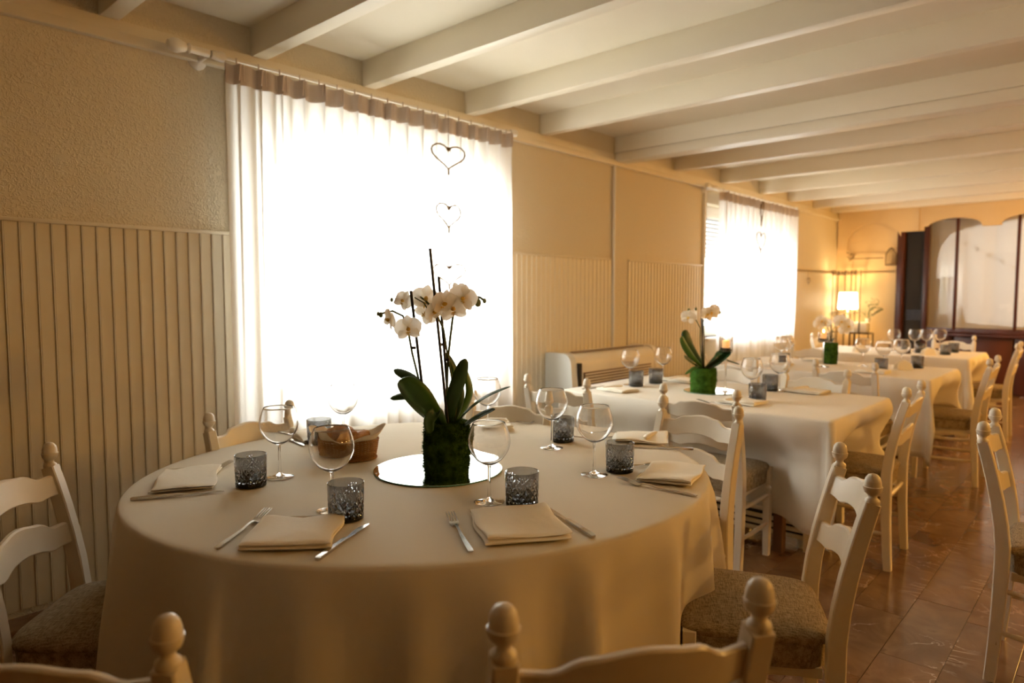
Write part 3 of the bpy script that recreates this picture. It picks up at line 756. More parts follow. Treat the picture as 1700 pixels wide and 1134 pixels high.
for t, e, l in [((.855, 1.888), (.652, 1.990), 'knife lying in front of the left place napkin'), ((.962, 1.352), (.762, 1.246), 'knife between the front left napkin and the table edge'),
                ((1.352, 1.103), (1.263, .900), 'knife right of the front napkin'), ((1.838, 1.222), (2.02, 1.085), 'knife mostly hidden behind the right-hand napkin'),
                ((2.115, 1.345), (2.225, 1.155), 'knife in front of the rolled napkin at the far right place'), ((1.325, 2.245), (1.345, 2.46), 'knife behind the bread basket near the panelling')]:
    cutlery(KN, t, e, l, GK)
for p, l in [((1.045, 1.915), 'wine glass beside the leftmost tumbler'), ((.972, 1.515), 'wine glass in front of the bread basket'), ((1.295, 1.262), 'wine glass in front of the mirror disc, left of the centre tumbler'),
             ((1.715, 1.216), 'wine glass left of the right-hand tumbler'), ((1.915, 1.548), 'wine glass standing before the far tumbler'), ((1.475, 2.215), 'wine glass behind the bread basket against the bright curtain'),
             ((1.985, 1.945), 'wine glass behind the orchid leaves')]:
    WG((p[0], p[1], ZT), random.uniform(0, 6), l, GW)
for p, a, l in [((.940, 1.890), .4, 'smoked cut-glass tumbler at the left place'), ((.957, 1.432), 1.3, 'smoked cut-glass tumbler standing before the basket wine glass'), ((1.333, 1.178), .7, 'smoked cut-glass tumbler touching the front napkin'),
                ((1.805, 1.182), 2.2, 'smoked cut-glass tumbler between right wine glass and right napkin'), ((2.035, 1.592), .1, 'smoked cut-glass tumbler farthest right on the round table'), ((1.385, 2.24), 1, 'smoked cut-glass tumbler peeping out behind the bread basket')]:
    TU((p[0], p[1], ZT), a, l, GTb)

# ------------------------------------------------------------------ mirror disc
def mirror_disc(c, r_, label):
    r = root('mirror_disc', (c[0], c[1], ZT), 0, label=label, category='mirror')
    MB().lathe([(0, .001), (r_ - .0005, .001), (r_, .0016), (r_, .0034), (r_ - .0008, .004), (0, .004)], 96).build('glass_edge', m_medge, r, angle=.5)
    MB().lathe([(0, .0041), (r_ - .001, .0041), (r_ - .001, .0046), (0, .0046)], 96).build('mirror_face', m_mirror, r, angle=.4)
mirror_disc((1.432, 1.622), .205, 'round mirror disc under the moss-covered orchid pot on the round table')
mirror_disc((3.67, 1.79), .15, 'round mirror disc under the orchid of the first rectangular table')

# ------------------------------------------------------------------ orchids
def petal_mesh(name, Lp, Wp, cup, seed, mat):
    rnd = random.Random(seed); a0 = rnd.uniform(0, 6)
    def fn(u, v):
        t = v; w = Wp / 2 * (math.sin(PI * min(1, .08 + t * .92)) ** .62) * (1 if t < .97 else .5)
        x = (u - .5) * 2 * w; y = -cup * (math.sin(PI * t * .8) * .6 - (x / Wp) ** 2 * 1.3) + .0012 * math.sin(9 * u + a0) * t
        return (x, y, t * Lp)
    return MB().grid(fn, 7, 9).mesh(name, mat, True, 9)
pm_big = petal_mesh('petal', .043, .052, .012, 1, m_petal); pm_sep = petal_mesh('petal', .042, .030, .010, 2, m_petal)
lipm = MB().lathe([(0, 0), (.004, .001), (.007, .006), (.006, .012), (.003, .017), (0, .018)], 10).add([(-.011, -.012, -.004), (-.003, -.006, 0), (-.004, -.014, -.012), (.011, -.012, -.004), (.003, -.006, 0), (.004, -.014, -.012), (0, -.02, -.018), (0, -.008, -.002)], [(0, 1, 2), (3, 5, 4), (1, 7, 6, 2), (4, 5, 6, 7)]).mesh('lip', m_lip, True, .8)
colm = MB().lathe([(0, -.004), (.004, -.003), (.004, .004), (0, .006)], 8).mesh('flower_centre', m_petal, True)
def flower(par, p, yaw, pitch, roll, s=1):
    f = mk('flower', colm, par, p, (pitch, roll, yaw)); f.scale = (s,) * 3
    for me, th, ti in ((pm_sep, 0, .15), (pm_sep, 2.25, .2), (pm_sep, -2.25, .2), (pm_big, 1.30, -.1), (pm_big, -1.30, -.1)):
        mk('petal', me, f, (0, .003 if me is pm_sep else 0, 0), (ti, th, 0))
    l = mk('lip', lipm, f, (0, -.003, -.004), (1.2, 0, 0)); l.scale = (.9,) * 3
def leaf(par, pts, w, mat, side=(1, 0, 0), fold=.35, prof=None):
    P = [Vector(p) for p in pts]; Q = []
    for i in range(len(P) - 1):
        p0, p1, p2, p3 = P[max(i - 1, 0)], P[i], P[i + 1], P[min(i + 2, len(P) - 1)]
        for j in range(5):
            t = j / 5; Q.append(.5 * (2 * p1 + (p2 - p0) * t + (2 * p0 - 5 * p1 + 4 * p2 - p3) * t * t + (3 * p1 - p0 - 3 * p2 + p3) * t ** 3))
    Q.append(P[-1]); n = len(Q); S = Vector(side)
    vs = []
    for i, q in enumerate(Q):
        t = i / (n - 1); tg = (Q[min(i + 1, n - 1)] - Q[max(i - 1, 0)]).normalized(); sd = (S - tg * S.dot(tg)).normalized(); nn = tg.cross(sd)
        hw = w / 2 * (.35 + .65 * math.sin(PI * min(1, t / .62) / 2)) * (math.sqrt(max(0, 1 - ((t - .62) / .385) ** 2)) if t > .62 else 1)
        for k in range(5):
            x = (k - 2) / 2; vs.append(q + sd * x * hw + nn * abs(x) * hw * fold)
    fs = [(i * 5 + k, i * 5 + k + 1, (i + 1) * 5 + k + 1, (i + 1) * 5 + k) for i in range(n - 1) for k in range(4)]
    o = MB().add(vs, fs).build('leaf', mat, par, angle=9); m = o.modifiers.new('t', 'SOLIDIFY'); m.thickness = .0016
    return o
def moss_pot(par, rad, h, mat, seed, square=0, n=2600):
    rnd = random.Random(seed)
    def R(a, z):
        v = Vector((math.cos(a) * 2.2, math.sin(a) * 2.2, z * 16 + seed)); k = 1 + .10 * noise.noise(v * 1.2) + .05 * noise.noise(v * 3.1)
        return rad * k * (.90 + .10 * math.cos((z / h - .5) * 2.2 + .9 * 0)) 
    q = MB(); rows = 16; seg = 44
    q.grid(lambda u, v: ((R(2 * PI * u, v * h)) * math.cos(2 * PI * u), (R(2 * PI * u, v * h)) * math.sin(2 * PI * u), v * h), seg, rows, cu=True)
    b = len(q.v); q.v.append((0, 0, 0)); q.v.append((0, 0, h * .96))
    for i in range(seg): j = (i + 1) % seg; q.f += [(b, j * rows, i * rows), (b + 1, i * rows + rows - 1, j * rows + rows - 1)]; q.m += [0, 0]
    for i in range(n):
        a = rnd.uniform(0, 2 * PI)
        if rnd.random() < .82: z = rnd.uniform(.0, 1) * h; r = R(a, z); c = Vector((r * math.cos(a), r * math.sin(a), z)); nrm = Vector((math.cos(a), math.sin(a), rnd.uniform(-.3, .6)))
        else: r = rad * math.sqrt(rnd.random()) * .9; c = Vector((r * math.cos(a), r * math.sin(a), h * .97)); nrm = Vector((math.cos(a) * .3, math.sin(a) * .3, 1))
        t = Vector((rnd.uniform(-1, 1), rnd.uniform(-1, 1), rnd.uniform(-1, 1))).normalized(); s = rnd.uniform(.004, .0085)
        e = nrm.normalized() * s + t * s * .8; z0 = c + t * .0015
        if (c + e).z < .001: e.z = .001 - c.z
        q.add([c - t * .004, z0 + nrm * .001, c + e], [(0, 1, 2)])
    return q.build('moss_pot', mat, par, angle=9)
YAW = math.radians(-47.683)
def tubeobj(name, pts, r, mat, par, seg=6): return MB().tube(pts, r, seg).build(name, mat, par)
# big orchid: local x = to the right, y = away, z = height
o1 = root('orchid', (1.402, 1.548, ZT + .0048), YAW, label='white orchid in a moss-covered pot on the round table mirror disc', category='plant')
moss_pot(o1, .068, .165, m_moss, 3, n=7000)
Y_ = 0
tubeobj('stake', [(.008, -.02, .13), (-.042, -.045, .690)], .0042, m_stick, o1)
tubeobj('stake', [(.010, .01, .13), (-.022, .005, .608)], .0042, m_stick, o1)
tubeobj('stake', [(-.056, -.03, .14), (-.100, -.045, .565)], .0045, m_stick, o1)
tubeobj('stem', [(-.050, -.02, .14), (-.072, -.03, .26), (-.098, -.045, .38), (-.112, -.04, .46), (-.125, -.04, .49), (-.155, -.045, .505), (-.19, -.05, .497)], .0033, m_stem, o1)
tubeobj('stem', [(.004, .0, .14), (.0, .0, .24), (.004, .005, .35), (.012, .0, .42), (.022, -.01, .49), (.045, -.02, .53), (.075, -.02, .55), (.105, -.02, .545), (.118, -.02, .535)], .0036, m_stem, o1)
tubeobj('stem', [(.020, .01, .14), (.030, .01, .22), (.016, .005, .30), (.002, .0, .38), (-.008, -.005, .45), (-.03, -.01, .50), (-.06, -.01, .535), (-.09, 0, .555), (-.13, .0, .545), (-.155, .0, .54)], .0033, m_stem, o1)
tubeobj('stem', [(-.088, -.05, .545), (-.06, -.06, .53), (-.045, -.06, .505)], .002, m_stem, o1)
for p in [(-.093, -.043, .395), (-.015, -.005, .402), (.004, .002, .355)]:
    MB().lathe([(.0035, -.004), (.0065, -.004), (.0065, .004), (.0035, .004)], 10, closed=True).build('clip', m_stick, o1, loc=p)
for p, y, pt, rl, s in [((-.105, -.075, .455), .25, .1, -.1, 1.0), ((-.158, -.07, .482), -.9, .15, .4, .85), ((-.125, -.02, .535), -.5, -.2, .5, .80), ((-.062, .0, .54), .2, -.3, .2, 1.1),
                       ((-.035, -.06, .505), 1.1, .2, -.3, .95), ((-.004, -.07, .53), .9, .25, .1, 1.05), ((.024, -.05, .515), .25, .15, -.2, 1.15), ((.060, -.055, .545), -.35, .2, .3, 1.05), ((-.060, .01, .50), .1, .2, .9, .95), ((.035, .01, .555), -.6, -.2, -.4, .95)]:
    flower(o1, p, y, pt, rl, s)
for p, s in [((-.197, -.05, .497), .007), ((-.188, -.055, .494), .009), ((-.165, .0, .538), .007), ((-.152, 0, .532), .009), ((.098, -.02, .53), .014), ((.118, -.02, .535), .008)]:
    b = MB().lathe([(0, -1), (.5, -.8), (.72, -.2), (.62, .4), (.3, .85), (0, 1)], 12).build('bud', m_bud, o1, loc=p); b.scale = (s,) * 3
Lv = [([(-.01, -.02, .15), (-.05, -.05, .20), (-.09, -.07, .255), (-.126, -.085, .305)], .088, m_leaf, (.8, -.35, .5)),
      ([(-.01, .02, .15), (-.06, .05, .235), (-.12, .07, .29), (-.175, .08, .315)], .034, m_leafd, (.4, .4, .8)),
      ([(-.02, .02, .14), (-.08, .06, .215), (-.13, .08, .235), (-.19, .09, .222)], .030, m_leafd, (0, .6, .8)),
      ([(.0, -.03, .15), (-.02, -.07, .205), (-.045, -.09, .185), (-.040, -.085, .145)], .036, m_leafd, (.8, .5, 0)),
      ([(.01, 0, .15), (.015, -.02, .21), (.04, -.04, .29), (.062, -.045, .362)], .046, m_leafd, (1, .3, -.2)),
      ([(.02, .02, .15), (.045, .03, .23), (.028, .03, .31), (-.002, .025, .375)], .028, m_leafd, (.8, .6, 0)),
      ([(.02, .0, .14), (.06, .01, .19), (.12, .02, .235), (.195, .03, .268)], .026, m_leafd, (0, 1, .15)),
      ([(.02, -.02, .13), (.07, -.04, .165), (.11, -.05, .19), (.150, -.06, .212)], .034, m_leafd, (0, 1, .3)),
      ([(.01, .02, .15), (.05, .05, .19), (.070, .06, .25), (.055, .06, .32)], .030, m_leaf, (.7, .7, 0))]
for pts, w, mt, sd in Lv: leaf(o1, pts, w, mt, sd)
def small_orchid(loc, ya, pot_r, pot_h, bright, spec_leaves, fl, stakes, label):
    o = root('orchid', loc, ya, label=label, category='plant')
    moss_pot(o, pot_r, pot_h, bright, 5, n=1500)
    for st in stakes: tubeobj('stake', st, .0035, m_stick, o)
    for pts, w, mt, sd in spec_leaves: leaf(o, pts, w, mt, sd)
    for st, fls, bds in fl:
        tubeobj('stem', st, .003, m_stem, o)
        for p, y, pt, rl, s in fls: flower(o, p, y, pt, rl, s)
        for p, s in bds: b = MB().lathe([(0, -1), (.5, -.8), (.72, -.2), (.62, .4), (.3, .85), (0, 1)], 10).build('bud', m_bud, o, loc=p); b.scale = (s,) * 3
    return o
k = 1 / 297.
def q(px, py, d=0, bx=1170, by=652): return ((px - bx) * k, d, (by - py) * k)
small_orchid((3.66, 1.83, ZT + .0048), YAW, .072, .13, m_mossb,
    [([q(1170, 615), q(1150, 595, -.03), q(1135, 575, -.05), q(1127, 558, -.06)], .045, m_leaf, (.6, .3, .5)), ([q(1172, 615), q(1152, 580, .04), q(1145, 565, .05), q(1140, 549, .05)], .06, m_leafd, (1, .2, 0)),
     ([q(1168, 615), q(1150, 603, -.05), q(1140, 596, -.07), q(1130, 590, -.09)], .03, m_leafd, (.2, .6, .6)), ([q(1175, 615), q(1190, 603, -.06), q(1202, 590, -.08), q(1208, 584, -.09)], .075, m_leafd, (.5, .3, .8)),
     ([q(1175, 615), q(1195, 598, 0), q(1215, 603, 0), q(1232, 608, 0)], .03, m_leafd, (0, 1, .2)), ([q(1168, 614), q(1155, 610, -.05), q(1143, 614, -.07), q(1131, 621, -.1)], .022, m_leaf, (0, .8, .5)), ([q(1172, 615), q(1185, 596, -.05), q(1198, 585, -.05), q(1205, 577, -.05)], .06, m_leafd, (.5, .5, .5))],
    [([q(1168, 612), q(1163, 570), q(1163, 545), q(1155, 530), q(1145, 522)], [(q(1141, 526, -.02), -.4, .2, .2, 1.1), (q(1150, 521, .0), .6, .1, 0, .8)], [(q(1143, 514), .012), (q(1155, 512), .010)]),
     ([q(1171, 612), q(1170, 560), q(1168, 535), q(1176, 522), q(1190, 514), q(1196, 518)], [(q(1172, 521, -.02), .3, .1, .3, 1.15), (q(1180, 518, -.02), -.2, .1, 0, 1.1), (q(1187, 512, 0), -.7, .1, .3, .8)], [(q(1196, 518), .012)])],
    [[q(1170, 615), q(1164, 512)], [q(1169, 615, .02), q(1169, 512, .02)]],
    'orchid with pinkish blooms in a bright green moss pot on the first rectangular table')
k = 1 / 200.
def q2(px, py, d=0): return q(px, py, d, 1387, 606)
small_orchid((5.80, 1.80, ZT), YAW, .055, .17, m_moss,
    [([q2(1387, 575), q2(1383, 565), q2(1378, 562)], .03, m_leafd, (0, 1, 0)), ([q2(1387, 575), q2(1392, 566), q2(1396, 566)], .03, m_leafd, (0, 1, 0))],
    [([q2(1386, 570), q2(1385, 555), q2(1380, 545), q2(1372, 538)], [(q2(1370, 537), .3, 0, 0, 1.3), (q2(1378, 540), -.4, 0, 0, 1.2), (q2(1366, 543), 0, 0, .4, 1.1)], []),
     ([q2(1388, 570), q2(1390, 550), q2(1398, 542), q2(1410, 543)], [(q2(1402, 538), 0, 0, .2, 1.6), (q2(1413, 545), .3, .1, 0, 1.7), (q2(1408, 552), -.3, 0, 0, 1.1)], [])],
    [[q2(1387, 570), q2(1388, 540)]], 'pale orchid in a narrow dark moss pot on the second rectangular table')

# ------------------------------------------------------------------ bread basket
bk = root('bread_basket', (1.322, 1.965, ZT), YAW + .06, label='oval wicker bread basket on the round table', category='basket')
AX, AY = .104, .072
def ell(a, g, z): return ((AX + g) * math.cos(a), (AY + g) * math.sin(a), z)
ns = 46
for i in range(16):     # weavers
    z = .008 + i * .0035; g = -.010 + .010 * (i / 15) ** .7
    MB().tube([ell(2 * PI * j / (ns * 2), g + (.0022 if ((j // 2 + i) % 2) else -.0022), z) for j in range(ns * 2)], .0017, 4, closed=True).build('cane', m_cane, bk)
for j in range(ns):
    a = 2 * PI * (j + .5) / ns; MB().tube([ell(a, -.010, .004), ell(a, -.004, .03), ell(a, .001, .066)], .0016, 4).build('stake', m_cane, bk)
for z, g, rr in ((.005, -.006, .0042), (.067, .001, .0036)):
    for ph in (0, PI): MB().tube([ell(2 * PI * j / 120, g + .002 * math.cos(2 * PI * j / 120 * 34 + ph), z + .002 * math.sin(2 * PI * j / 120 * 34 + ph)) for j in range(120)], rr * .7, 5, closed=True).build('rim', m_cane, bk)
MB().lathe([(0, .003), (1, .003), (1, .006), (0, .006)], 40).build('base', m_cane, bk).scale = (AX - .012, AY - .012, 1)
def linf(u, v):
    a = 2 * PI * u; w = .5 + .5 * math.cos(2 * a - .25) ; w2 = math.sin(7 * a) * .004
    H = .076 + .034 * w + .006 * math.sin(5 * a)
    if v < .45: g = -.016 + .0 * v; return ell(a, g - .03 * (1 - v / .45), .010 + (v / .45) * .05)
    t = (v - .45) / .55; return ell(a, -.012 + .026 * t + w2 * t + .010 * t * w, .060 + t * (H - .060))
lo = MB().grid(linf, 90, 14, cu=True).build('basket_liner', m_liner, None, angle=9, loc=bk.location, rz=YAW + .06)
lo['label'] = 'cream paper-thin napkin lining the bread basket'; lo['category'] = 'napkin'
mo = lo.modifiers.new('t', 'SOLIDIFY'); mo.thickness = .001; mo.offset = 0
def bread(p, s, rz, seed, label):
    rnd = random.Random(seed); bm = bmesh.new(); bmesh.ops.create_icosphere(bm, subdivisions=4, radius=1)
    for v in bm.verts:
        c = v.co.copy(); c = Vector((math.copysign(abs(c.x) ** .8, c.x) * s[0], math.copysign(abs(c.y) ** .7, c.y) * s[1] * (1 - .45 * c.x), math.copysign(abs(c.z) ** .75, c.z) * s[2]))
        v.co = c * (1 + .22 * noise.noise(v.co * 1.7 + Vector((seed, 0, 0))) + .10 * noise.noise(v.co * 5 + Vector((seed, 3, 0))))
    me = bpy.data.meshes.new('bread_chunk'); bm.to_mesh(me); bm.free(); me.materials.append(m_bread); me.polygons.foreach_set('use_smooth', [True] * len(me.polygons))
    c, sn = math.cos(YAW), math.sin(YAW); o = mk('bread_chunk', me, None, (bk.location[0] + p[0] * c - p[1] * sn, bk.location[1] + p[0] * sn + p[1] * c, ZT + p[2]), (rnd.uniform(-.3, .3), rnd.uniform(-.3, .3), rz + YAW))
    o['label'] = label; o['category'] = 'bread'; o['group'] = 'bread chunks in the basket'
bread((-.035, .01, .070), (.036, .028, .026), .5, 1, 'crusty bread chunk on the left of the basket'); bread((-.002, -.004, .088), (.040, .026, .020), -.2, 2, 'topmost triangular bread chunk in the basket')
bread((.046, .012, .068), (.030, .026, .024), 2.4, 3, 'bread chunk at the right end of the basket'); bread((.008, -.028, .058), (.036, .022, .024), .1, 4, 'bread chunk low at the front of the basket'); bread((0, .035, .06), (.04, .02, .022), 1.1, 5, 'bread chunk at the back of the basket')

# ------------------------------------------------------------------ candle holders
def flame(p, par, h=.022, e=.35):
    MB().lathe([(0, 0), (.18, .12), (.24, .3), (.17, .6), (.06, .88), (0, 1)], 12).build('flame', m_flame, par, loc=(0, 0, p)).scale = (h, h, h)
def candle_holder(c, stem_h, cup_r, cup_h, label, clabel, zz=ZT):
    r = root('candle_holder', (c[0], c[1], zz), 0, label=label, category='candle holder')
    MB().lathe([(0, .0005), (.048, .0005), (.049, .003), (.02, .006), (.008, .012), (0, .012)], 28).build('foot', m_glass, r, angle=1)
    MB().lathe([(0, .0125), (.0075, .0125), (.0055, .03), (.005, stem_h * .5), (.0065, stem_h * .9), (.010, stem_h), (0, stem_h)], 16).build('stem', m_glass, r, angle=1)
    z0 = stem_h + .0005
    MB().lathe([(0, z0), (cup_r * .8, z0 + .001), (cup_r, z0 + .01), (cup_r, z0 + cup_h), (cup_r - .002, z0 + cup_h), (cup_r - .002, z0 + .011), (cup_r * .7, z0 + .004), (0, z0 + .004)], 30).build('cup', m_glass, r, angle=1)
    rnd = random.Random(3); pb = MB()
    for i in range(50):
        a, d = rnd.uniform(0, 6.3), (cup_r - .009) * math.sqrt(rnd.random()); pb.lathe([(0, -.006), (.005, -.003), (.006, .001), (.003, .005), (0, .006)], 6, c=(d * math.cos(a), d * math.sin(a), z0 + .012 + rnd.uniform(0, .014)))
    pb.build('pebbles', m_peb, r, kind='stuff')
    cd = root('candle', (c[0], c[1], zz + z0 + .030), 0, label=clabel, category='candle')
    MB().lathe([(0, 0), (.021, 0), (.021, .040), (.018, .042), (0, .040)], 20).tube([(0, 0, .04), (0, 0, .05)], .0012, 5).build('wax', m_wax, cd)
    flame(.048, cd)
    lamp('candle_light', 'POINT', (c[0], c[1], zz + z0 + .095), .5, (1, .6, .25), .01)
candle_holder((3.69, 1.71), .225, .038, .095, 'tall stemmed glass candle holder beside the orchid on the first rectangular table', 'lit orange candle in the holder near the far window side frame')
candle_holder((5.50, 1.76), .19, .038, .075, 'tall stemmed glass candle holder on the second rectangular table', 'lit orange candle on the second rectangular table')
r = root('candle_holder', (1.60, 1.80, ZT), 0, label='flared glass tealight vase standing behind the orchid on the round table', category='candle holder')
MB().lathe([(0, .0005), (.045, .0005), (.046, .003), (.015, .012), (.012, .05), (.022, .075), (.030, .10), (.040, .15), (.066, .235), (.0645, .2355), (.038, .151), (.028, .104), (.015, .085), (0, .082)], 36).build('vase', m_glass, r, angle=1)
cd = root('candle', (1.60, 1.80, ZT + .098), 0, label='lit tealight inside the flared glass behind the orchid', category='candle')
MB().lathe([(0, 0), (.018, 0), (.019, .014), (0, .013)], 18).build('wax', m_wax, cd); flame(.015, cd, .016)
lamp('candle_light', 'POINT', (1.60, 1.80, ZT + .135), .25, (1, .6, .25), .008)

# ------------------------------------------------------------------ settings on the rectangular tables
g1, g2, g3 = 'first rectangular table', 'second rectangular table', 'third rectangular table'
for p, l in [((3.60, 2.29), 'wine glass nearest the wall fan unit on the first rectangular table'), ((3.93, 2.25), 'wine glass left of the orchid leaves on the first rectangular table'), ((3.57, 1.505), 'wine glass behind the nearer tumbler on the first rectangular table'), ((3.95, 1.50), 'wine glass on the far side of the first rectangular table')]:
    WG((*p, ZT), 0, l, 'wine glasses on the ' + g1)
for p, l in [((3.57, 2.225), 'smoked tumbler beside the flat napkin at the wall end of the first rectangular table'), ((3.775, 2.21), 'dark smoked tumbler under the second wine glass from the fan unit'), ((3.495, 1.44), 'smoked tumbler nearest the aisle on the first rectangular table'), ((3.94, 1.55), 'smoked tumbler behind the aisle-side wine glasses of the first rectangular table')]:
    TU((*p, ZT), random.uniform(0, 3), l, 'smoked tumblers on the ' + g1)
for c, a, l in [((3.33, 2.20), 80, 'napkin at the near wall-side place of the first rectangular table'), ((3.97, 2.13), 80, 'napkin at the far wall-side place of the first rectangular table'), ((3.37, 1.47), 85, 'napkin at the near aisle-side place of the first rectangular table'), ((4.0, 1.36), 85, 'napkin at the far aisle-side place of the first rectangular table')]:
    napkin(c, (.21, .15), D(a), l, 'napkins on the ' + g1, int(a + c[0] * 10), roll=True)
cutlery(FK, (3.26, 1.66), (3.05 + .2, 1.42), 'fork on the first rectangular table beside the near aisle-side napkin', 'forks on the ' + g1)
cutlery(KN, (3.45, 2.36), (3.25, 2.38), 'knife by the wall-side napkin of the first rectangular table', 'knives on the ' + g1)
for p, l in [((5.55, 2.10), 'wine glass in front of the far curtain edge, left of its pair'), ((5.72, 2.12), 'wine glass against the lit wall right of the far curtain'), ((5.78, 1.55), 'wine glass right of the narrow moss pot'), ((5.60, 1.36), 'wine glass next to the aisle-side tumblers of the second rectangular table'), ((5.86, 1.30), 'wine glass between the two aisle-side tumblers of the second rectangular table')]:
    WG((*p, ZT), 0, l, 'wine glasses on the ' + g2)
for p, l in [((5.48, 2.05), 'smoked tumbler before the far curtain edge'), ((5.50, 1.35), 'smoked tumbler at the near place of the second rectangular table'), ((5.90, 1.20), 'smoked tumbler nearest the aisle on the second rectangular table')]:
    TU((*p, ZT), random.uniform(0, 3), l, 'smoked tumblers on the ' + g2)
for c, a, l in [((5.33, 1.36), 85, 'napkin at the near aisle-side place of the second rectangular table'), ((5.35, 2.05), 85, 'napkin at the near wall-side place of the second rectangular table'), ((5.95, 1.95), 80, 'napkin at the far wall-side place of the second rectangular table')]:
    napkin(c, (.20, .15), D(a), l, 'napkins on the ' + g2, int(a + c[0] * 7))
for p, l in [((7.52, 1.74), 'leftmost wine glass of the row before the dark partition'), ((7.62, 1.58), 'second wine glass from the left before the dark partition'), ((7.72, 1.50), 'third wine glass of the row before the dark partition'), ((7.80, 1.40), 'rightmost wine glass of the row before the dark partition')]:
    WG((*p, ZT), 0, l, 'wine glasses on the ' + g3)
for p, l in [((7.28, 1.58), 'leftmost smoked tumbler on the farthest table'), ((7.45, 1.50), 'second smoked tumbler from the left on the farthest table'), ((7.40, 1.28), 'third smoked tumbler from the left on the farthest table'), ((7.74, 1.27), 'rightmost smoked tumbler on the farthest table')]:
    TU((*p, ZT), random.uniform(0, 3), l, 'smoked tumblers on the ' + g3)
# napkins folded into standing pockets
def pocket(c, a, label, group):
    q_ = MB(); 
    for s in (-1, 1): q_.prism([(-.06, 0), (.06, 0), (.05, .045), (.0, .075), (-.05, .045)], -.003, .003, lambda x, z, t, s=s: (x, s * (.028 - z * .22) + t, z + .001))
    o = q_.build('napkin', m_napkin, None, loc=(c[0], c[1], ZT), rz=a, angle=.5); o['label'] = label; o['category'] = 'napkin'; o['group'] = group
pocket((5.70, 1.25), -.8, 'standing folded napkin between the tumblers of the second table', 'napkins on the ' + g2)
pocket((7.15, 1.95), -.8, 'standing folded napkin at the wall side of the farthest table', 'napkins on the ' + g3); pocket((7.2, 1.38), -.8, 'standing folded napkin before the tumblers of the farthest table', 'napkins on the ' + g3)

# ------------------------------------------------------------------ back wall: valance, dark partition, shelf with lamp
XV = 10.74
def arc_pts(y0, y1, zs, zc, n=14):
    P = []
    for i in range(n + 1):
        t = i / n; P.append((y0 + (y1 - y0) * t, zs + (zc - zs) * math.sin(PI * t) ** .55))
    return P
poly = [(3.28, 2.55), (3.28, 1.95), (3.14, 1.95)] + arc_pts(3.14, 2.45, 2.12, 2.325) + [(2.45, 2.18), (2.17, 2.18), (2.17, 2.235)] + arc_pts(2.13, 1.51, 2.235, 2.33) + [(1.51, 2.20), (1.30, 2.20)]
y = 1.30
while y > -1.1: poly += arc_pts(y, y - .62, 2.235, 2.33) + [(y - .62, 2.2), (y - .83, 2.2)]; y -= .83
poly += [(y, 2.55)]
v1 = MB().prism(poly, XV, XV + .035, lambda a, b, t: (t, a, b)).build('trim_7', m_wall, smooth=False, **ST)
MB().box((XV - .012, 2.23, 2.36), (.02, .006, .36)).box((XV - .006, 1.0, 2.50), (.012, 4.5, .03)).build('bead', m_wall, v1, smooth=False)
wn3 = MB()
def dk(y0, y1, z0, z1, t=.07): wn3.box((10.815, (y0 + y1) / 2, (z0 + z1) / 2), (t, abs(y1 - y0), z1 - z0), bev=.004)
dk(2.165, 2.105, 0, 2.40); dk(2.105, -1.2, 2.32, 2.40); dk(2.105, -1.2, .78, .86)
w3 = wn3.build('window_3', m_wood, **ST)
for y in (1.785, 1.12, .455, -.21, -.875): MB().box((10.80, y, 1.58), (.05, .035, 1.5), bev=.004).build('mullion', m_wood, w3)
for a, b in ((2.10, 1.80), (1.77, 1.135), (1.105, .47), (.44, -.195), (-.225, -.86), (-.89, -1.19)):
    boxobj('pane', (10.815, b, .86), (10.821, a, 2.33), m_pane, w3)
    boxobj('panel', (10.79, b, .03), (10.83, a, .78), m_wood, w3, bev=.006)
MB().box((10.84, .45, .40), (.03, 3.3, .80)).build('apron', m_wood, w3, smooth=False)
MB().box((10.76, .45, .765), (.06, 3.3, .03), bev=.006).build('rail', m_wood, w3)
dj = MB().box((10.815, 2.45, 1.2), (.12, .09, 2.4), bev=.006).build('door_1', m_wood, **ST)
boxobj('doorway_dark', (10.86, 2.166, .0), (10.90, 2.405, 2.4), M_('doorway_gloom', (.018, .010, .009), .4), dj)  # near-black sheet: the gloom beyond the open doorway put into its colour
for z0, z1 in ((.15, .95), (1.1, 2.15)): boxobj('panel', (10.85, 2.20, z0), (10.861, 2.37, z1), m_dark, dj, bev=.003)  # dark sheets over it, same painted doorway gloom
# the room behind the partition
lb = MB()
for c, d in [((12.2, 3.08, 1.35), (2.7, .1, 2.9)), ((12.2, -1.9, 1.35), (2.7, .1, 2.9)), ((13.5, .6, 1.35), (.1, 5.0, 2.9)), ((12.2, .6, 2.75), (2.7, 5.0, .1)), ((12.2, .6, -.06), (2.7, 5.0, .1))]: lb.box(c, d)
lb.build('wall_far', M_('lobby_paint', (.32, .24, .16), .8), smooth=False, **ST)
def oc(y, z): return (.9 + (y - .9) * .821, 1.75 + (z - 1.75) * .821)
ring = [(2.07, .96), (2.05, 1.3), (2.04, 1.80), (2.0, 1.98), (1.90, 2.12), (1.72, 2.20), (1.4, 2.25), (.8, 2.30), (-1.3, 2.34), (-1.3, 3.1), (3.0, 3.1), (3.0, -.3), (-1.3, -.3), (-1.3, .80), (1.1, .89)]
MB().prism([oc(*p) for p in ring], 11.30, 11.34, lambda a, b, t: (t, a, b)).build('wall_shadow_mask', m_wall, smooth=False, **ST)  # added mask, cut to shape the lit outline on the partition curtain
o = MB().prism([oc(*p) for p in [(2.10, .8), (2.03, 1.54), (1.79, 1.56), (1.72, 1.2), (1.62, .8)]], 11.345, 11.50, lambda a, b, t: (t, a, b)).build('shadow_block', m_wall, None, smooth=False)  # added block, shaped for the shadow it throws on the curtain
o['label'] = 'unseen block added to cast a shadow through the left part of the partition curtain'; o['category'] = 'shadow block'
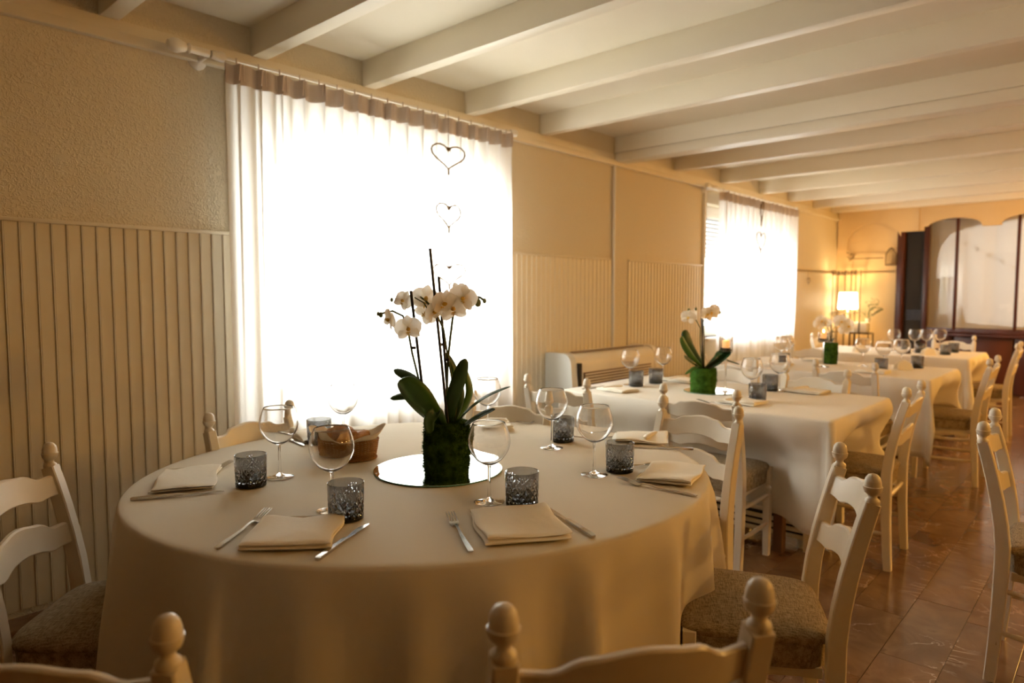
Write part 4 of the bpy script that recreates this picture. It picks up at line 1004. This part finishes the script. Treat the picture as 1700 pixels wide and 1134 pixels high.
r = root('curtain', (10.93, .45, .86), 0, label='white voile curtain behind the dark glazed partition', category='curtain')
MB().grid(lambda u, v: (.012 * math.sin(u * 60) + .006 * math.sin(u * 23), 1.66 - u * 3.3, -.02 + v * 1.52), 260, 6).build('drape', m_lobbysheer, r, angle=9)
r = root('heart_garland', (11.0, 1.42, 1.83), 0, label='string of five tiny hearts hung slantwise behind the partition curtain', category='garland')
for i in range(5):
    y_, z_ = .27 - i * .135, .16 - i * .082
    MB().tube([(0, y_ + p[0], z_ + p[2]) for p in heart_pts(.05, .045, 12)[:-1]], .004, 5, closed=True).build('heart', m_wire, r)
MB().tube([(0, .3, .18), (0, 0, -.01), (0, -.3, -.18)], .001, 4).build('string', m_wire, r)
# iron shelf
sh = root('iron_shelf', (10.60, 3.10, 0), 0, label='tall bronze iron shelf stand in the far corner', category='shelf')
for yy in (.15, .05, -.03, -.16):
    for xx in (-.12, .12):
        if yy in (.05, -.03) and xx < 0: continue
        MB().tube([(xx, yy, .0), (xx, yy, 1.66)], .008, 6).build('upright', m_iron, sh)
for z in (1.60, 1.05, .77, .30):
    q_ = MB()
    for xx in (-.12, .12): q_.tube([(xx, .15, z), (xx, -.16, z)], .007, 6)
    for yy in (.15, -.16): q_.tube([(-.12, yy, z), (.12, yy, z)], .007, 6)
    for i in range(7): q_.tube([(-.12, .12 - i * .04, z), (.12, .12 - i * .04, z)], .004, 5)
    q_.build('tier', m_iron, sh)
for yy in (.12, .04, -.04, -.12): MB().tube([(-.12, yy + .025 * math.cos(a), 1.625 + .025 * math.sin(a)) for a in [i * PI / 5 for i in range(10)]], .004, 5, closed=True).build('scroll', m_iron, sh)
st = root('side_table', (10.55, 2.88, 0), 0, label='low bronze iron side table beside the shelf stand', category='table')
MB().box((0, 0, .76), (.26, .30, .018), bev=.003).build('tabletop', m_iron, st)
for xx in (-.12, .12):
    for yy in (-.14, .10): MB().tube([(xx, yy, 0), (xx, yy, .75)], .009, 6).build('leg', m_iron, st)
lm = root('table_lamp', (10.42, 3.03, .78), 0, label='lit table lamp with fluted white shade on the far iron shelf', category='lamp')
lm.location = (10.50, 3.04, .781)
MB().lathe([(0, 0), (.06, 0), (.062, .012), (.03, .022), (.014, .04), (.018, .09), (.011, .12), (.011, .32), (0, .32)], 20).build('base', m_white, lm)
def shd(u, v):
    a = 2 * PI * u; rr = (.128 - .016 * v) * (1 + .04 * math.cos(14 * a)); return (rr * math.cos(a), rr * math.sin(a), .325 + .235 * v + .008 * math.cos(14 * a) * (1 - v))
MB().grid(shd, 112, 5, cu=True).build('lamp_shade', m_shade, lm, angle=9)
lamp('table_lamp_light', 'POINT', (10.50, 3.04, 1.25), 22, (1, .62, .26), .05)
gb = root('gift_box', (10.55, 2.87, .7695), 0, label='white wrapped box with dark ribbon on the iron side table', category='box')
MB().box((0, 0, .075), (.20, .20, .15), bev=.025).build('box', m_white, gb); MB().box((0, 0, .078), (.205, .02, .152), bev=.003).build('ribbon', m_stick, gb)
hp = root('potted_plant', (10.62, 2.80, .9207), 0, label='small leafy green plant right of the lit lamp', category='plant')
MB().lathe([(0, 0), (.03, 0), (.04, .05), (.036, .05), (0, .045)], 16).build('pot', m_white, hp)
rnd = random.Random(4)
for i in range(7):
    a = rnd.uniform(0, 6.3); e = (.05 * math.cos(a), .12 * math.sin(a) - .03, rnd.uniform(.12, .33)); MB().tube([(0, 0, .04), (e[0] * .3, e[1] * .3, e[2] * .6), e], .003, 4).build('stem', m_stem, hp)
    for j in range(3):
        f_ = .55 + .22 * j; c = Vector((e[0] * f_, e[1] * f_, e[2] * f_)); leaf(hp, [c, c + Vector((.01, rnd.uniform(-.05, .05), .03)), c + Vector((.02, rnd.uniform(-.09, .09), .045))], .032, m_plant, (1, .2, 0))
ln = root('birdcage_lantern', (10.73, 2.56, 1.72), 0, label='small wire birdcage lantern on the far wall left of the dark doorway', category='lantern')
for i in range(10):
    a = 2 * PI * i / 10; MB().tube([(.05 * math.cos(a), .07 * math.sin(a), 0), (.05 * math.cos(a), .07 * math.sin(a), .16), (.02 * math.cos(a), .03 * math.sin(a), .23), (0, 0, .25)], .003, 4).build('bar', m_iron, ln)
MB().lathe([(0, 0), (.07, 0), (.07, .012), (0, .012)], 16).build('base', m_iron, ln)
ws = root('wall_bracket', (10.77, 2.9, 1.83), 0, label='thin bracket rail with a leafy ball on the far wall above the shelf', category='bracket')
MB().tube([(0, .22, 0), (-.02, 0, 0), (0, -.23, 0)], .006, 6).build('rail', m_iron, ws)
lv = MB(); 
for i in range(60):
    a, b, s = rnd.uniform(0, 6.3), rnd.uniform(-1, 1), .06; c = Vector((math.cos(a) * math.sqrt(1 - b * b), math.sin(a) * math.sqrt(1 - b * b), b)) * s * rnd.uniform(.6, 1)
    t = Vector((rnd.uniform(-1, 1), rnd.uniform(-1, 1), rnd.uniform(-1, 1))) * .02; lv.add([c, c + t, c + Vector((t.y, t.z, t.x))], [(0, 1, 2)])
lv.build('foliage', m_wire, ws, loc=(-.02, .2, .04), smooth=False, kind='stuff')
